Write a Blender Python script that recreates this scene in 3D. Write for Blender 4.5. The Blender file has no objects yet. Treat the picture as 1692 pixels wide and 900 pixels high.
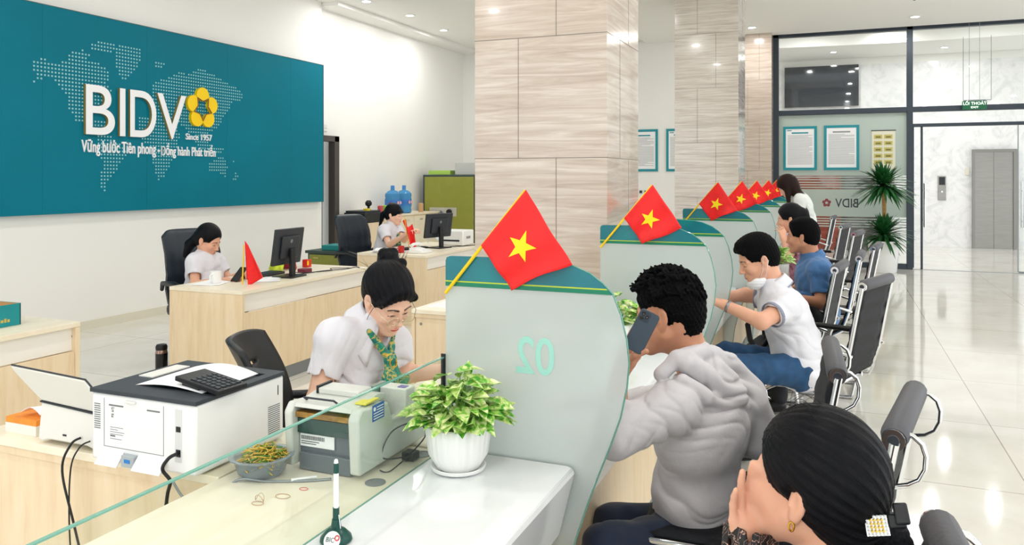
import bpy, bmesh, math, random
import numpy as np
from mathutils import Vector, Matrix, Euler
random.seed(7); rng = np.random.default_rng(5)
SC = bpy.context.scene; COL = SC.collection
# ---------------------------------------------------------------- camera
F = 1310.0; EYE = 1.57; TH = math.atan(539/1310); SN, CS = math.sin(TH), math.cos(TH)
cd = bpy.data.cameras.new('camera'); cam = bpy.data.objects.new('camera', cd); COL.objects.link(cam)
cam.location = (0, 0, EYE); cam.rotation_euler = (math.pi/2, 0, TH)
cd.sensor_fit = 'HORIZONTAL'; cd.sensor_width = 36; cd.lens = 36*F/1692
cd.shift_x = 0; cd.shift_y = -(450-293)/1692.0; cd.clip_start = .05; cd.clip_end = 200
SC.camera = cam
# ---------------------------------------------------------------- daylight (comes in through the glazed street sides)
wd = bpy.data.worlds.new('world'); SC.world = wd; wd.use_nodes = True
bg = wd.node_tree.nodes['Background']; bg.inputs[0].default_value = (.93, .965, 1, 1); bg.inputs[1].default_value = 2.0
LAMP_W = 17.0
SC.view_settings.view_transform = 'Standard'; SC.view_settings.look = 'None'
SC.view_settings.gamma = 1; SC.view_settings.use_curve_mapping = False
SC.view_settings.exposure = -0.06
try:
    SC.cycles.max_bounces = 10; SC.cycles.diffuse_bounces = 5; SC.cycles.glossy_bounces = 4
    SC.cycles.transmission_bounces = 8; SC.cycles.transparent_max_bounces = 16
    SC.cycles.sample_clamp_indirect = 6; SC.cycles.use_denoising = True
    SC.cycles.caustics_reflective = False; SC.cycles.caustics_refractive = False
except Exception: pass
def at(u, v, d):           # point at depth d on the sight line of a surveyed photo position
    xc = (u-846)/F*d
    return Vector((xc*CS-d*SN, xc*SN+d*CS, EYE-(v-293)/F*d))
# ---------------------------------------------------------------- materials
def lin(c):
    return tuple((x/12.92 if x <= .04045 else ((x+.055)/1.055)**2.4) for x in c)
def hexc(h):
    h = h.lstrip('#'); return lin([int(h[i:i+2], 16)/255 for i in (0, 2, 4)])
MATS = {}
def mat(name, col, rough=.5, metal=0, spec=.5, trans=0, ior=1.45, emit=0, var=0, vscale=8, bump=0, bscale=40,
        sheen=0, coat=0, stretch=(1, 1, 1), sss=0, alpha=1):
    if name in MATS: return MATS[name]
    m = bpy.data.materials.new(name); m.use_nodes = True; MATS[name] = m
    nt = m.node_tree; b = nt.nodes['Principled BSDF']
    c = hexc(col) if isinstance(col, str) else col
    b.inputs['Base Color'].default_value = (*c, 1); b.inputs['Roughness'].default_value = rough
    b.inputs['Metallic'].default_value = metal; b.inputs['Specular IOR Level'].default_value = spec
    b.inputs['Transmission Weight'].default_value = trans; b.inputs['IOR'].default_value = ior
    b.inputs['Sheen Weight'].default_value = sheen; b.inputs['Coat Weight'].default_value = coat
    b.inputs['Alpha'].default_value = alpha
    if sss:
        b.inputs['Subsurface Weight'].default_value = sss; b.inputs['Subsurface Radius'].default_value = (.02, .008, .004)
        b.inputs['Subsurface Scale'].default_value = .5
    if emit:
        b.inputs['Emission Color'].default_value = (*c, 1); b.inputs['Emission Strength'].default_value = emit
    tc = nt.nodes.new('ShaderNodeTexCoord'); mp = nt.nodes.new('ShaderNodeMapping')
    mp.inputs['Scale'].default_value = stretch; nt.links.new(tc.outputs['Object'], mp.inputs['Vector'])
    if var:
        n = nt.nodes.new('ShaderNodeTexNoise'); n.inputs['Scale'].default_value = vscale; n.inputs['Detail'].default_value = 5
        nt.links.new(mp.outputs[0], n.inputs['Vector'])
        r = nt.nodes.new('ShaderNodeValToRGB'); r.color_ramp.elements[0].position = .3; r.color_ramp.elements[1].position = .7
        r.color_ramp.elements[0].color = (*[x*(1-var) for x in c], 1); r.color_ramp.elements[1].color = (*[min(1, x*(1+var)) for x in c], 1)
        nt.links.new(n.outputs['Fac'], r.inputs['Fac']); nt.links.new(r.outputs[0], b.inputs['Base Color'])
    if bump:
        n = nt.nodes.new('ShaderNodeTexNoise'); n.inputs['Scale'].default_value = bscale; n.inputs['Detail'].default_value = 4
        nt.links.new(mp.outputs[0], n.inputs['Vector'])
        bp = nt.nodes.new('ShaderNodeBump'); bp.inputs['Strength'].default_value = bump; bp.inputs['Distance'].default_value = .01
        nt.links.new(n.outputs['Fac'], bp.inputs['Height']); nt.links.new(bp.outputs[0], b.inputs['Normal'])
    return m
def ramp_mat(name, cols, tex, rough=.4, coat=0, bump=0):
    """tex(nt, coord_socket) -> factor socket ; cols = [(pos, hex)]"""
    m = bpy.data.materials.new(name); m.use_nodes = True; MATS[name] = m
    nt = m.node_tree; b = nt.nodes['Principled BSDF']; b.inputs['Roughness'].default_value = rough; b.inputs['Coat Weight'].default_value = coat
    tc = nt.nodes.new('ShaderNodeTexCoord'); fac = tex(nt, tc.outputs['Object'])
    r = nt.nodes.new('ShaderNodeValToRGB'); cr = r.color_ramp
    while len(cr.elements) < len(cols): cr.elements.new(.5)
    for e, (p, h) in zip(cr.elements, cols): e.position = p; e.color = (*hexc(h), 1)
    nt.links.new(fac, r.inputs['Fac']); nt.links.new(r.outputs[0], b.inputs['Base Color'])
    return m
def noise_tex(scale=(1, 1, 1), nscale=4, detail=8, distort=0, rough=.55):
    def f(nt, v):
        mp = nt.nodes.new('ShaderNodeMapping'); mp.inputs['Scale'].default_value = scale; nt.links.new(v, mp.inputs['Vector'])
        n = nt.nodes.new('ShaderNodeTexNoise'); n.inputs['Scale'].default_value = nscale; n.inputs['Detail'].default_value = detail
        n.inputs['Distortion'].default_value = distort; n.inputs['Roughness'].default_value = rough
        nt.links.new(mp.outputs[0], n.inputs['Vector']); return n.outputs['Fac']
    return f
wall_white = mat('wall_paint', '#f4f3ef', .75, var=.012, vscale=1.2)
ceil_white = mat('ceiling_paint', '#f3f2ee', .8)
wood = ramp_mat('pale_wood_laminate', [(.25, '#e3c9a3'), (.5, '#ecd6b4'), (.8, '#f0dfc2')], noise_tex((3, 3, .35), 9, 6, .4), .42)
wood_top = ramp_mat('pale_wood_top', [(.25, '#efe2c8'), (.6, '#f4ead4'), (.85, '#f8f1e0')], noise_tex((2, .4, 2), 8, 5, .3), .35)
inset_white = mat('white_inset_panel', '#f3f0e8', .4)
grey_metal = mat('grey_metal', '#8f9598', .4, .6)
stone_white = mat('white_composite_stone', '#eef0f2', .12, var=.015, vscale=3, coat=.5)
chrome = mat('chrome', '#e6e8ea', .12, 1)
black_plastic = mat('black_plastic', '#14161a', .4)
dark_plastic = mat('dark_grey_plastic', '#2b3037', .45, var=.05)
grey_white = mat('warm_white_plastic', '#e6e5df', .38)
white_plastic = mat('white_plastic', '#f4f4f2', .35)
paper = mat('paper', '#f6f6f7', .8)
black_leather = mat('navy_black_leather', '#16202c', .38, bump=.25, bscale=90)
chair_black = mat('black_upholstery', '#15171c', .6, spec=.3, bump=.2, bscale=120)
chair_grey = mat('grey_vinyl', '#48484e', .5, bump=.1, bscale=120)
teal = mat('teal_panel', '#00758a', .45, spec=.15, var=.06, vscale=.8)
teal_band = ramp_mat('teal_printed_band', [(.0, '#0c7f84'), (.48, '#05707c'), (.6, '#066a76'), (1, '#118a80')], noise_tex((3, 1, 3), 2.2, 1, .6), .25)
green_line = mat('green_line', '#0a7a5a', .35); yellow_line = mat('yellow_green_line', '#b4c63a', .4)
letter_white = mat('letter_white', '#f6f6f8', .35); gold_side = mat('brass_letter_edge', '#b99b5a', .4, .5)
yellow = mat('logo_yellow', '#ffd400', .4)
red_flag = mat('red_satin', '#ee1111', .5, var=.1, vscale=22, bump=.15, bscale=30, sheen=.2)
flag_star = mat('star_yellow', '#ffe014', .5); pole_yellow = mat('yellow_plastic_tube', '#f3c912', .35)
dark_frame = mat('dark_grey_aluminium', '#3b444e', .4, .3)
cable_black = mat('black_cable', '#1a1b1e', .5)
grout = mat('stone_joint', '#8d847c', .8)
skin_f = mat('light_skin', '#edbfa6', .5, sss=.12, var=.04, vscale=30)
skin_m = mat('tan_skin', '#cc9273', .5, sss=.12, var=.05, vscale=30)
skin_l = mat('warm_skin', '#e0a98d', .5, sss=.12, var=.04, vscale=30)
lip_mat = mat('lips_red', '#c8414a', .4); lip_soft = mat('lips_soft', '#b9705f', .45)
brow_mat = mat('brow_hair', '#2a211e', .7); eye_white = mat('eye_white', '#f1ece8', .25); iris_mat = mat('iris_dark', '#1c1210', .2)
def hair_mat(name, col, sc=(300, 6), rough=.38, strength=.5):
    m = mat(name, col, rough, spec=.16); nt = m.node_tree; b = nt.nodes['Principled BSDF']
    a = nt.nodes.new('ShaderNodeAttribute'); a.attribute_name = 'strand'
    mp = nt.nodes.new('ShaderNodeMapping'); mp.inputs['Scale'].default_value = (sc[0], sc[1], 1)
    n = nt.nodes.new('ShaderNodeTexNoise'); n.inputs['Scale'].default_value = 1; n.inputs['Detail'].default_value = 3
    nt.links.new(a.outputs['Vector'], mp.inputs['Vector']); nt.links.new(mp.outputs[0], n.inputs['Vector'])
    bp = nt.nodes.new('ShaderNodeBump'); bp.inputs['Strength'].default_value = strength; bp.inputs['Distance'].default_value = .004
    nt.links.new(n.outputs['Fac'], bp.inputs['Height']); nt.links.new(bp.outputs[0], b.inputs['Normal'])
    c = hexc(col); r = nt.nodes.new('ShaderNodeValToRGB')
    r.color_ramp.elements[0].position = .35; r.color_ramp.elements[1].position = .75
    r.color_ramp.elements[0].color = (*[x*.6 for x in c], 1); r.color_ramp.elements[1].color = (*[x*1.5 for x in c], 1)
    nt.links.new(n.outputs['Fac'], r.inputs['Fac']); nt.links.new(r.outputs[0], b.inputs['Base Color'])
    return m
hair_black = hair_mat('black_hair', '#090a10')
hair_brown = hair_mat('dark_brown_hair', '#241510')
hair_short = mat('short_black_hair', '#08080a', .7, bump=.9, bscale=160, spec=.1)
def glass_mat(name, tint, gloss=.12, edge=False):
    m = bpy.data.materials.new(name); m.use_nodes = True; MATS[name] = m; nt = m.node_tree; nt.nodes.clear()
    out = nt.nodes.new('ShaderNodeOutputMaterial'); tr = nt.nodes.new('ShaderNodeBsdfTransparent'); gl = nt.nodes.new('ShaderNodeBsdfGlossy')
    tr.inputs[0].default_value = (*tint, 1); gl.inputs['Roughness'].default_value = .02
    fr = nt.nodes.new('ShaderNodeLayerWeight'); fr.inputs[0].default_value = .5
    pw_ = nt.nodes.new('ShaderNodeMath'); pw_.operation = 'POWER'; pw_.inputs[1].default_value = 4; nt.links.new(fr.outputs['Facing'], pw_.inputs[0])
    ad_ = nt.nodes.new('ShaderNodeMath'); ad_.operation = 'MULTIPLY_ADD'; ad_.inputs[1].default_value = .5; ad_.inputs[2].default_value = gloss; nt.links.new(pw_.outputs[0], ad_.inputs[0])
    mx = nt.nodes.new('ShaderNodeMixShader'); nt.links.new(ad_.outputs[0], mx.inputs[0])
    nt.links.new(tr.outputs[0], mx.inputs[1]); nt.links.new(gl.outputs[0], mx.inputs[2]); nt.links.new(mx.outputs[0], out.inputs[0]); return m
clear_glass = glass_mat('clear_glass', (.95, .985, .97), .03)
shop_glass = glass_mat('shopfront_glass', (.975, .985, .98), .04)
glass_edge = mat('green_glass_edge', '#7fbfae', .1, trans=.3)
def frosted(name, tint, rough, amount):
    m = mat(name, tint, .25, trans=0); nt = m.node_tree; b = nt.nodes['Principled BSDF']
    out = nt.nodes['Material Output']; rf = nt.nodes.new('ShaderNodeBsdfRefraction'); rf.inputs['IOR'].default_value = 1.08
    rf.inputs['Roughness'].default_value = rough; rf.inputs[0].default_value = (*hexc(tint), 1)
    tl = nt.nodes.new('ShaderNodeBsdfTranslucent'); tl.inputs[0].default_value = (*hexc(tint), 1)
    m1 = nt.nodes.new('ShaderNodeMixShader'); m1.inputs[0].default_value = .5
    nt.links.new(b.outputs[0], m1.inputs[1]); nt.links.new(tl.outputs[0], m1.inputs[2])
    m2 = nt.nodes.new('ShaderNodeMixShader'); m2.inputs[0].default_value = amount
    nt.links.new(m1.outputs[0], m2.inputs[1]); nt.links.new(rf.outputs[0], m2.inputs[2]); nt.links.new(m2.outputs[0], out.inputs[0]); return m
frost = frosted('frosted_glass', '#f4fbfa', .5, .40)
frost_band = frosted('frosted_film', '#dfe9e3', .35, .25)
# ---------------------------------------------------------------- mesh helpers
MW = {}
def link_mesh(name, me, mats, parent=None, local=False, smooth=35):
    """vertices are authored in room coordinates unless local"""
    o = bpy.data.objects.new(name, me); COL.objects.link(o)
    for m in (mats if isinstance(mats, (list, tuple)) else [mats]): me.materials.append(m)
    if parent is not None:
        o.parent = parent
        if not local: me.transform(MW[parent.name].inverted())
        MW[o.name] = MW[parent.name]
    else: MW[o.name] = Matrix.Identity(4)
    me.polygons.foreach_set('use_smooth', [True]*len(me.polygons))
    if smooth < 180: me.set_sharp_from_angle(angle=math.radians(smooth))
    return o
def thing(name, label, cat, loc=(0, 0, 0), rotz=0, group=None):
    o = bpy.data.objects.new(name, None); COL.objects.link(o); o.empty_display_size = .1
    o.location = loc; o.rotation_euler = (0, 0, rotz); o['label'] = label; o['category'] = cat
    if group: o['group'] = group
    MW[o.name] = Matrix.Translation(Vector(loc)) @ Matrix.Rotation(rotz, 4, 'Z'); return o
def tag(o, label, cat, group=None, kind=None):
    o['label'] = label; o['category'] = cat
    if group: o['group'] = group
    if kind: o['kind'] = kind
    return o
def rot_origin(o):          # move a single-mesh thing's origin to its base centre
    me = o.data; n = len(me.vertices); a = np.empty(n*3); me.vertices.foreach_get('co', a); a = a.reshape(-1, 3)
    c = Vector(((a[:, 0].min()+a[:, 0].max())/2, (a[:, 1].min()+a[:, 1].max())/2, a[:, 2].min()))
    me.transform(Matrix.Translation(-c)); o.location = c; MW[o.name] = Matrix.Translation(c); return o
class MB:
    def __init__(s): s.v = []; s.f = []; s.m = []
    def add(s, vs, fs, mi=0):
        n = len(s.v); s.v += [tuple(x) for x in vs]; s.f += [tuple(i+n for i in f) for f in fs]; s.m += [mi]*len(fs); return s
    def box(s, x0, x1, y0, y1, z0, z1, mi=0, M=None):
        vs = [Vector((x, y, z)) for x in (x0, x1) for y in (y0, y1) for z in (z0, z1)]
        if M is not None: vs = [M @ v for v in vs]
        return s.add(vs, [(0, 1, 3, 2), (4, 6, 7, 5), (0, 4, 5, 1), (2, 3, 7, 6), (0, 2, 6, 4), (1, 5, 7, 3)], mi)
    def prism(s, poly, d0, d1, frame, mi=0):
        """poly in 2D, extruded d0..d1 ; frame(a,b,d)->3D"""
        n = len(poly); vs = [frame(a, b, d0) for a, b in poly]+[frame(a, b, d1) for a, b in poly]
        fs = [tuple(range(n)), tuple(range(2*n-1, n-1, -1))]+[(i, (i+1) % n, n+(i+1) % n, n+i) for i in range(n)]
        return s.add(vs, fs, mi)
    def tube(s, pts, r, n=8, mi=0, cap=True):
        pts = [Vector(p) for p in pts]; rs = r if isinstance(r, (list, tuple)) else [r]*len(pts)
        t0 = (pts[1]-pts[0]).normalized(); u = t0.orthogonal().normalized(); base = len(s.v); rings = []
        for i, p in enumerate(pts):
            t = ((pts[min(i+1, len(pts)-1)]-pts[max(i-1, 0)])).normalized()
            u = (u-t*u.dot(t)).normalized(); w = t.cross(u)
            rings.append([p+(u*math.cos(a)+w*math.sin(a))*rs[i] for a in [2*math.pi*k/n for k in range(n)]])
        vs = [x for q in rings for x in q]; fs = []
        for i in range(len(pts)-1):
            for k in range(n): fs.append((i*n+k, i*n+(k+1) % n, (i+1)*n+(k+1) % n, (i+1)*n+k))
        if cap: fs += [tuple(range(n-1, -1, -1)), tuple((len(pts)-1)*n+k for k in range(n))]
        return s.add(vs, fs, mi)
    def lathe(s, prof, c=(0, 0, 0), n=24, mi=0, wob=None, M=None):
        vs = []; fs = []
        for j, (r, z) in enumerate(prof):
            for k in range(n):
                a = 2*math.pi*k/n; rr = r*(wob(a, j) if wob else 1)
                v = Vector((rr*math.cos(a), rr*math.sin(a), z)); v = (M @ v) if M is not None else v+Vector(c); vs.append(v)
        for j in range(len(prof)-1):
            for k in range(n): fs.append((j*n+k, j*n+(k+1) % n, (j+1)*n+(k+1) % n, (j+1)*n+k))
        fs += [tuple(range(n-1, -1, -1)), tuple((len(prof)-1)*n+k for k in range(n))]
        return s.add(vs, fs, mi)
    def grid(s, fn, nu, nv, mi=0, thick=0):
        vs = [fn(i/nu, j/nv) for j in range(nv+1) for i in range(nu+1)]
        fs = [(j*(nu+1)+i, j*(nu+1)+i+1, (j+1)*(nu+1)+i+1, (j+1)*(nu+1)+i) for j in range(nv) for i in range(nu)]
        return s.add(vs, fs, mi)
    def build(s, name, mats, parent=None, bevel=0, local=False, solid=0, smooth=35, sub=0):
        me = bpy.data.meshes.new(name); me.from_pydata([tuple(v) for v in s.v], [], s.f); me.update()
        bm = bmesh.new(); bm.from_mesh(me)
        bmesh.ops.recalc_face_normals(bm, faces=bm.faces); bm.to_mesh(me); bm.free()
        me.polygons.foreach_set('material_index', s.m) if len(s.m) == len(me.polygons) else None
        o = link_mesh(name, me, mats, parent, local, smooth)
        if solid:
            md = o.modifiers.new('t', 'SOLIDIFY'); md.thickness = solid; md.offset = 0
        if sub:
            md = o.modifiers.new('s', 'SUBSURF'); md.levels = sub; md.render_levels = sub
        if bevel:
            md = o.modifiers.new('b', 'BEVEL'); md.width = bevel; md.segments = 2; md.limit_method = 'ANGLE'; md.angle_limit = math.radians(40)
        return o
def bx(name, m, a, parent=None, bevel=0, M=None, local=False):
    return MB().box(*a, M=M).build(name, m, parent, bevel, local)
def single(o, label, cat, group=None): return tag(rot_origin(o), label, cat, group)
def struct(o, label=None, cat=None):
    o['kind'] = 'structure'; o['label'] = label or o.name.replace('_', ' '); o['category'] = cat or o.name.split('_')[0]; return o
def copy_tree(o, parent=None, loc=None, rotz=None):
    c = o.copy(); COL.objects.link(c)
    if parent is not None: c.parent = parent
    if loc is not None: c.location = loc
    if rotz is not None: c.rotation_euler = (0, 0, rotz)
    for ch in list(o.children): copy_tree(ch, c)
    return c
def text_part(name, txt, size, M, m, parent=None, extrude=.002, align='LEFT', sx=1, bold=0, space=1, local=False):
    cu = bpy.data.curves.new(name, 'FONT'); cu.body = txt; cu.size = size; cu.extrude = extrude; cu.align_x = align; cu.offset = bold
    cu.space_character = space; cu.resolution_u = 8 if len(txt) < 3 else 3
    to = bpy.data.objects.new(name, cu); COL.objects.link(to); dg = bpy.context.evaluated_depsgraph_get(); dg.update()
    me = bpy.data.meshes.new_from_object(to.evaluated_get(dg)); bpy.data.objects.remove(to); bpy.data.curves.remove(cu)
    me.materials.clear(); me.transform(M @ Matrix.Diagonal((sx, 1, 1, 1)))
    return link_mesh(name, me, m, parent, local, 30)
def frame_mat(origin, xdir, ydir):
    x = Vector(xdir).normalized(); y = Vector(ydir).normalized(); z = x.cross(y)
    return Matrix(((x.x, y.x, z.x, origin[0]), (x.y, y.y, z.y, origin[1]), (x.z, y.z, z.z, origin[2]), (0, 0, 0, 1)))
# ---------------------------------------------------------------- implicit surfaces (people, hair, clothes)
import openvdb
def cap(a, b, ra, rb=None, k=.02, m=0, cuts=None, op='u'):
    return dict(t='c', a=Vector(a), b=Vector(b), ra=ra, rb=ra if rb is None else rb, k=k, m=m, cuts=cuts or [], op=op)
def ell(c, r, R=None, k=.02, m=0, cuts=None, op='u'):
    return dict(t='e', c=Vector(c), r=r, R=R or Matrix.Identity(3), k=k, m=m, cuts=cuts or [], op=op)
def blob(prims, vox, disp=None, strand=None):
    lo = np.full(3, 1e9); hi = np.full(3, -1e9)
    for p in prims:
        if p['t'] == 'c':
            r = max(p['ra'], p['rb']); q = np.array([p['a'], p['b']]); p['lo'] = q.min(0)-r; p['hi'] = q.max(0)+r
        else:
            r = max(p['r']); q = np.array(p['c']); p['lo'] = q-r; p['hi'] = q+r
        if p['op'] == 'u': lo = np.minimum(lo, p['lo']); hi = np.maximum(hi, p['hi'])
    lo = lo-vox*5-.01; hi = hi+vox*5+.01
    n = np.ceil((hi-lo)/vox).astype(int)+1
    D = np.full(n, 1.0, np.float32); ID = np.zeros(n, np.int16)
    ax = [(lo[i]+vox*np.arange(n[i])).astype(np.float32) for i in range(3)]
    for p in prims:
        mg = p['k']+4*vox
        i0 = np.maximum(0, np.floor((p['lo']-mg-lo)/vox).astype(int)); i1 = np.minimum(n, np.ceil((p['hi']+mg-lo)/vox).astype(int)+1)
        if (i1 <= i0).any(): continue
        sl = tuple(slice(a, b) for a, b in zip(i0, i1))
        X = ax[0][sl[0]][:, None, None]; Y = ax[1][sl[1]][None, :, None]; Z = ax[2][sl[2]][None, None, :]
        if p['t'] == 'c':
            a, b = p['a'], p['b']; ba = b-a; L2 = max(ba.dot(ba), 1e-12)
            h = np.clip(((X-a.x)*ba.x+(Y-a.y)*ba.y+(Z-a.z)*ba.z)/L2, 0, 1)
            d = np.sqrt((X-a.x-h*ba.x)**2+(Y-a.y-h*ba.y)**2+(Z-a.z-h*ba.z)**2)-(p['ra']+(p['rb']-p['ra'])*h)
        else:
            c = p['c']; R = p['R']; r = p['r']
            k0 = 0; k1 = 0
            for i in range(3):
                e = R.col[i]; q = (X-c.x)*e.x+(Y-c.y)*e.y+(Z-c.z)*e.z
                k0 = k0+(q/r[i])**2; k1 = k1+(q/r[i]**2)**2
            k0 = np.sqrt(k0); k1 = np.sqrt(k1)+1e-9; d = k0*(k0-1)/k1
        for (q, nn) in p['cuts']:
            nn = Vector(nn).normalized(); d = np.maximum(d, (X-q[0])*nn.x+(Y-q[1])*nn.y+(Z-q[2])*nn.z)
        d = np.broadcast_to(d, D[sl].shape).astype(np.float32); cur = D[sl]; k = max(p['k'], 1e-5)
        if p['op'] == 'u':
            h = np.clip(.5+.5*(cur-d)/k, 0, 1); new = cur*(1-h)+d*h-k*h*(1-h)
            idv = ID[sl]; idv[d < cur] = p['m']; ID[sl] = idv
        elif p['op'] == 'p':                       # paint only
            idv = ID[sl]; idv[d < 0] = p['m']; ID[sl] = idv; new = cur
        else:
            h = np.clip(.5-.5*(cur+d)/k, 0, 1); new = cur*(1-h)-d*h+k*h*(1-h)
        D[sl] = new
    if disp is not None:
        idx = np.nonzero(np.abs(D) < 3.5*vox)
        Pn = np.stack([ax[i][idx[i]] for i in range(3)], 1); D[idx] += disp(Pn)
    D = np.clip(D, -4*vox, 4*vox)
    g = openvdb.FloatGrid(background=4*vox); g.copyFromArray(np.ascontiguousarray(D))
    pts, quads = g.convertToQuads(isovalue=0.0)
    ids = np.clip(np.rint(pts[quads].mean(1)).astype(int), 0, n-1); mi = ID[ids[:, 0], ids[:, 1], ids[:, 2]]
    co = pts*vox+lo
    me = bpy.data.meshes.new('blob'); me.vertices.add(len(co)); me.vertices.foreach_set('co', co.astype(np.float32).ravel())
    me.loops.add(len(quads)*4); me.loops.foreach_set('vertex_index', quads[:, ::-1].astype(np.int32).ravel())
    me.polygons.add(len(quads)); me.polygons.foreach_set('loop_start', np.arange(0, len(quads)*4, 4, dtype=np.int32))
    me.polygons.foreach_set('loop_total', np.full(len(quads), 4, np.int32)); me.update(calc_edges=True); me.validate()
    me.polygons.foreach_set('material_index', mi.astype(np.int32))
    if strand is not None:
        at_ = me.attributes.new('strand', 'FLOAT_VECTOR', 'POINT'); at_.data.foreach_set('vector', strand(co).astype(np.float32).ravel())
    return me
def blob_obj(name, prims, vox, mats, parent=None, disp=None, strand=None, sm=2):
    me = blob(prims, vox, disp, strand); o = link_mesh(name, me, mats, parent, False, 180)
    # sanity: outward normals
    bm = bmesh.new(); bm.from_mesh(me); 
    if bm.calc_volume(signed=True) < 0: bmesh.ops.reverse_faces(bm, faces=bm.faces)
    for _ in range(sm): bmesh.ops.smooth_vert(bm, verts=bm.verts, factor=.5, use_axis_x=True, use_axis_y=True, use_axis_z=True)
    bm.to_mesh(me); bm.free(); return o
def prim_dist(p, V):
    if p['t'] == 'c':
        a, b = np.array(p['a']), np.array(p['b']); ba = b-a; h = np.clip(((V-a)@ba)/max(ba@ba, 1e-12), 0, 1)
        return np.linalg.norm(V-a-h[:, None]*ba, axis=1)-(p['ra']+(p['rb']-p['ra'])*h)
    q = (V-np.array(p['c']))@np.array([list(p['R'].col[i]) for i in range(3)]).T; r = np.array(p['r'])
    k0 = np.linalg.norm(q/r, axis=1); k1 = np.linalg.norm(q/r**2, axis=1)+1e-9; return k0*(k0-1)/k1
PAINTED = set()
def blob_skin(name, prims, vox, mats, parent):
    """one continuous body; lips, brows and eyes are coloured through a vertex attribute of the thing's own colours"""
    me = blob(prims, vox); n = len(me.vertices); V = np.empty(n*3, np.float32); me.vertices.foreach_get('co', V); V = V.reshape(-1, 3).astype(float)
    col = np.zeros((n, 4), np.float32)
    for p in prims:
        if p['m'] == 0 or p['op'] == 's': continue
        lo_, hi_ = np.array(p['lo'])-.004, np.array(p['hi'])+.004; idx = np.nonzero(((V > lo_) & (V < hi_)).all(1))[0]
        if not len(idx): continue
        d = prim_dist(p, V[idx]); w = np.clip((.0018-d)/.0018 if p['op'] == 'u' else .6-d/.0018, 0, 1)
        c = np.array(mats[p['m']].node_tree.nodes['Principled BSDF'].inputs['Base Color'].default_value)[:3]
        a0 = col[idx, 3:4]; w = w[:, None].astype(np.float32); col[idx, :3] = np.where(a0 < .001, c, col[idx, :3]*(1-w)+c*w); col[idx, 3:4] = np.maximum(a0, w)
    at_ = me.attributes.new('paint', 'FLOAT_COLOR', 'POINT'); at_.data.foreach_set('color', col.ravel())
    me.polygons.foreach_set('material_index', np.zeros(len(me.polygons), np.int32))
    m = mats[0]
    if m.name not in PAINTED:
        PAINTED.add(m.name); nt = m.node_tree; b = nt.nodes['Principled BSDF']; src = b.inputs['Base Color'].links[0].from_socket
        a = nt.nodes.new('ShaderNodeAttribute'); a.attribute_name = 'paint'; mx = nt.nodes.new('ShaderNodeMix'); mx.data_type = 'RGBA'
        nt.links.new(a.outputs['Alpha'], mx.inputs[0]); nt.links.new(src, mx.inputs[6]); nt.links.new(a.outputs['Color'], mx.inputs[7]); nt.links.new(mx.outputs[2], b.inputs['Base Color'])
    o = link_mesh(name, me, [m], parent, False, 180); bm = bmesh.new(); bm.from_mesh(me)
    if bm.calc_volume(signed=True) < 0: bmesh.ops.reverse_faces(bm, faces=bm.faces)
    for _ in range(2): bmesh.ops.smooth_vert(bm, verts=bm.verts, factor=.5, use_axis_x=True, use_axis_y=True, use_axis_z=True)
    bm.to_mesh(me); bm.free(); return o
def wav(P, d, lam, amp, ph=0, warp=.5):
    d = np.array(d)/np.linalg.norm(d); q = P@d
    w = np.sin(P@np.array([17., 9, 13])+ph)+.6*np.sin(P@np.array([-11., 23, 7])+ph*2)
    return (amp*np.sin(2*np.pi*q/lam+warp*2.0*w+ph)).astype(np.float32)
# ================================================================ STRUCTURE
floor_mat = ramp_mat('polished_stone_floor', [(.3, '#d8d4c9'), (.5, '#e1ded5'), (.7, '#e8e6df')], noise_tex((1, 1, 1), 1.6, 9, .8), .07)
def tile_joint_fix():
    nt = floor_mat.node_tree; b = nt.nodes['Principled BSDF']
    src = b.inputs['Base Color'].links[0].from_socket
    geo = nt.nodes.new('ShaderNodeTexCoord'); br = nt.nodes.new('ShaderNodeTexBrick'); mp = nt.nodes.new('ShaderNodeMapping')
    mp.inputs['Location'].default_value = (.31, .2, 0); nt.links.new(geo.outputs['Object'], mp.inputs['Vector']); nt.links.new(mp.outputs[0], br.inputs['Vector'])
    br.offset = 0; br.inputs['Scale'].default_value = 1; br.inputs['Brick Width'].default_value = 1.2; br.inputs['Row Height'].default_value = 1.2
    br.inputs['Mortar Size'].default_value = .0035; br.inputs['Mortar Smooth'].default_value = .1
    br.inputs['Color1'].default_value = (1, 1, 1, 1); br.inputs['Color2'].default_value = (.975, .975, .97, 1); br.inputs['Mortar'].default_value = (.5, .47, .43, 1)
    mx = nt.nodes.new('ShaderNodeMix'); mx.data_type = 'RGBA'; mx.blend_type = 'MULTIPLY'; mx.inputs['Factor'].default_value = 1
    nt.links.new(src, mx.inputs[6]); nt.links.new(br.outputs['Color'], mx.inputs[7]); nt.links.new(mx.outputs[2], b.inputs['Base Color'])
    b.inputs['Specular IOR Level'].default_value = .7
tile_joint_fix()
struct(bx('floor', floor_mat, (-9, 9, -5, 22, -.2, 0)))
CH = 4.2
struct(bx('ceiling', ceil_white, (-7.6, 7.2, -4.2, 15.25, CH, CH+.2)))
struct(bx('wall_left', wall_white, (-7.6, -7.18, -4.2, 9.93, 0, CH)))
mbw = MB(); mbw.box(-7.7, -7.28, 10.42, 15.3, 0, CH); mbw.box(-7.7, -7.28, 9.93, 10.42, 2.2, CH)
struct(mbw.build('wall_left_rear', wall_white))
struct(bx('wall_back', wall_white, (-7.3, -1.1, 15.0, 15.3, 0, CH)))
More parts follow.
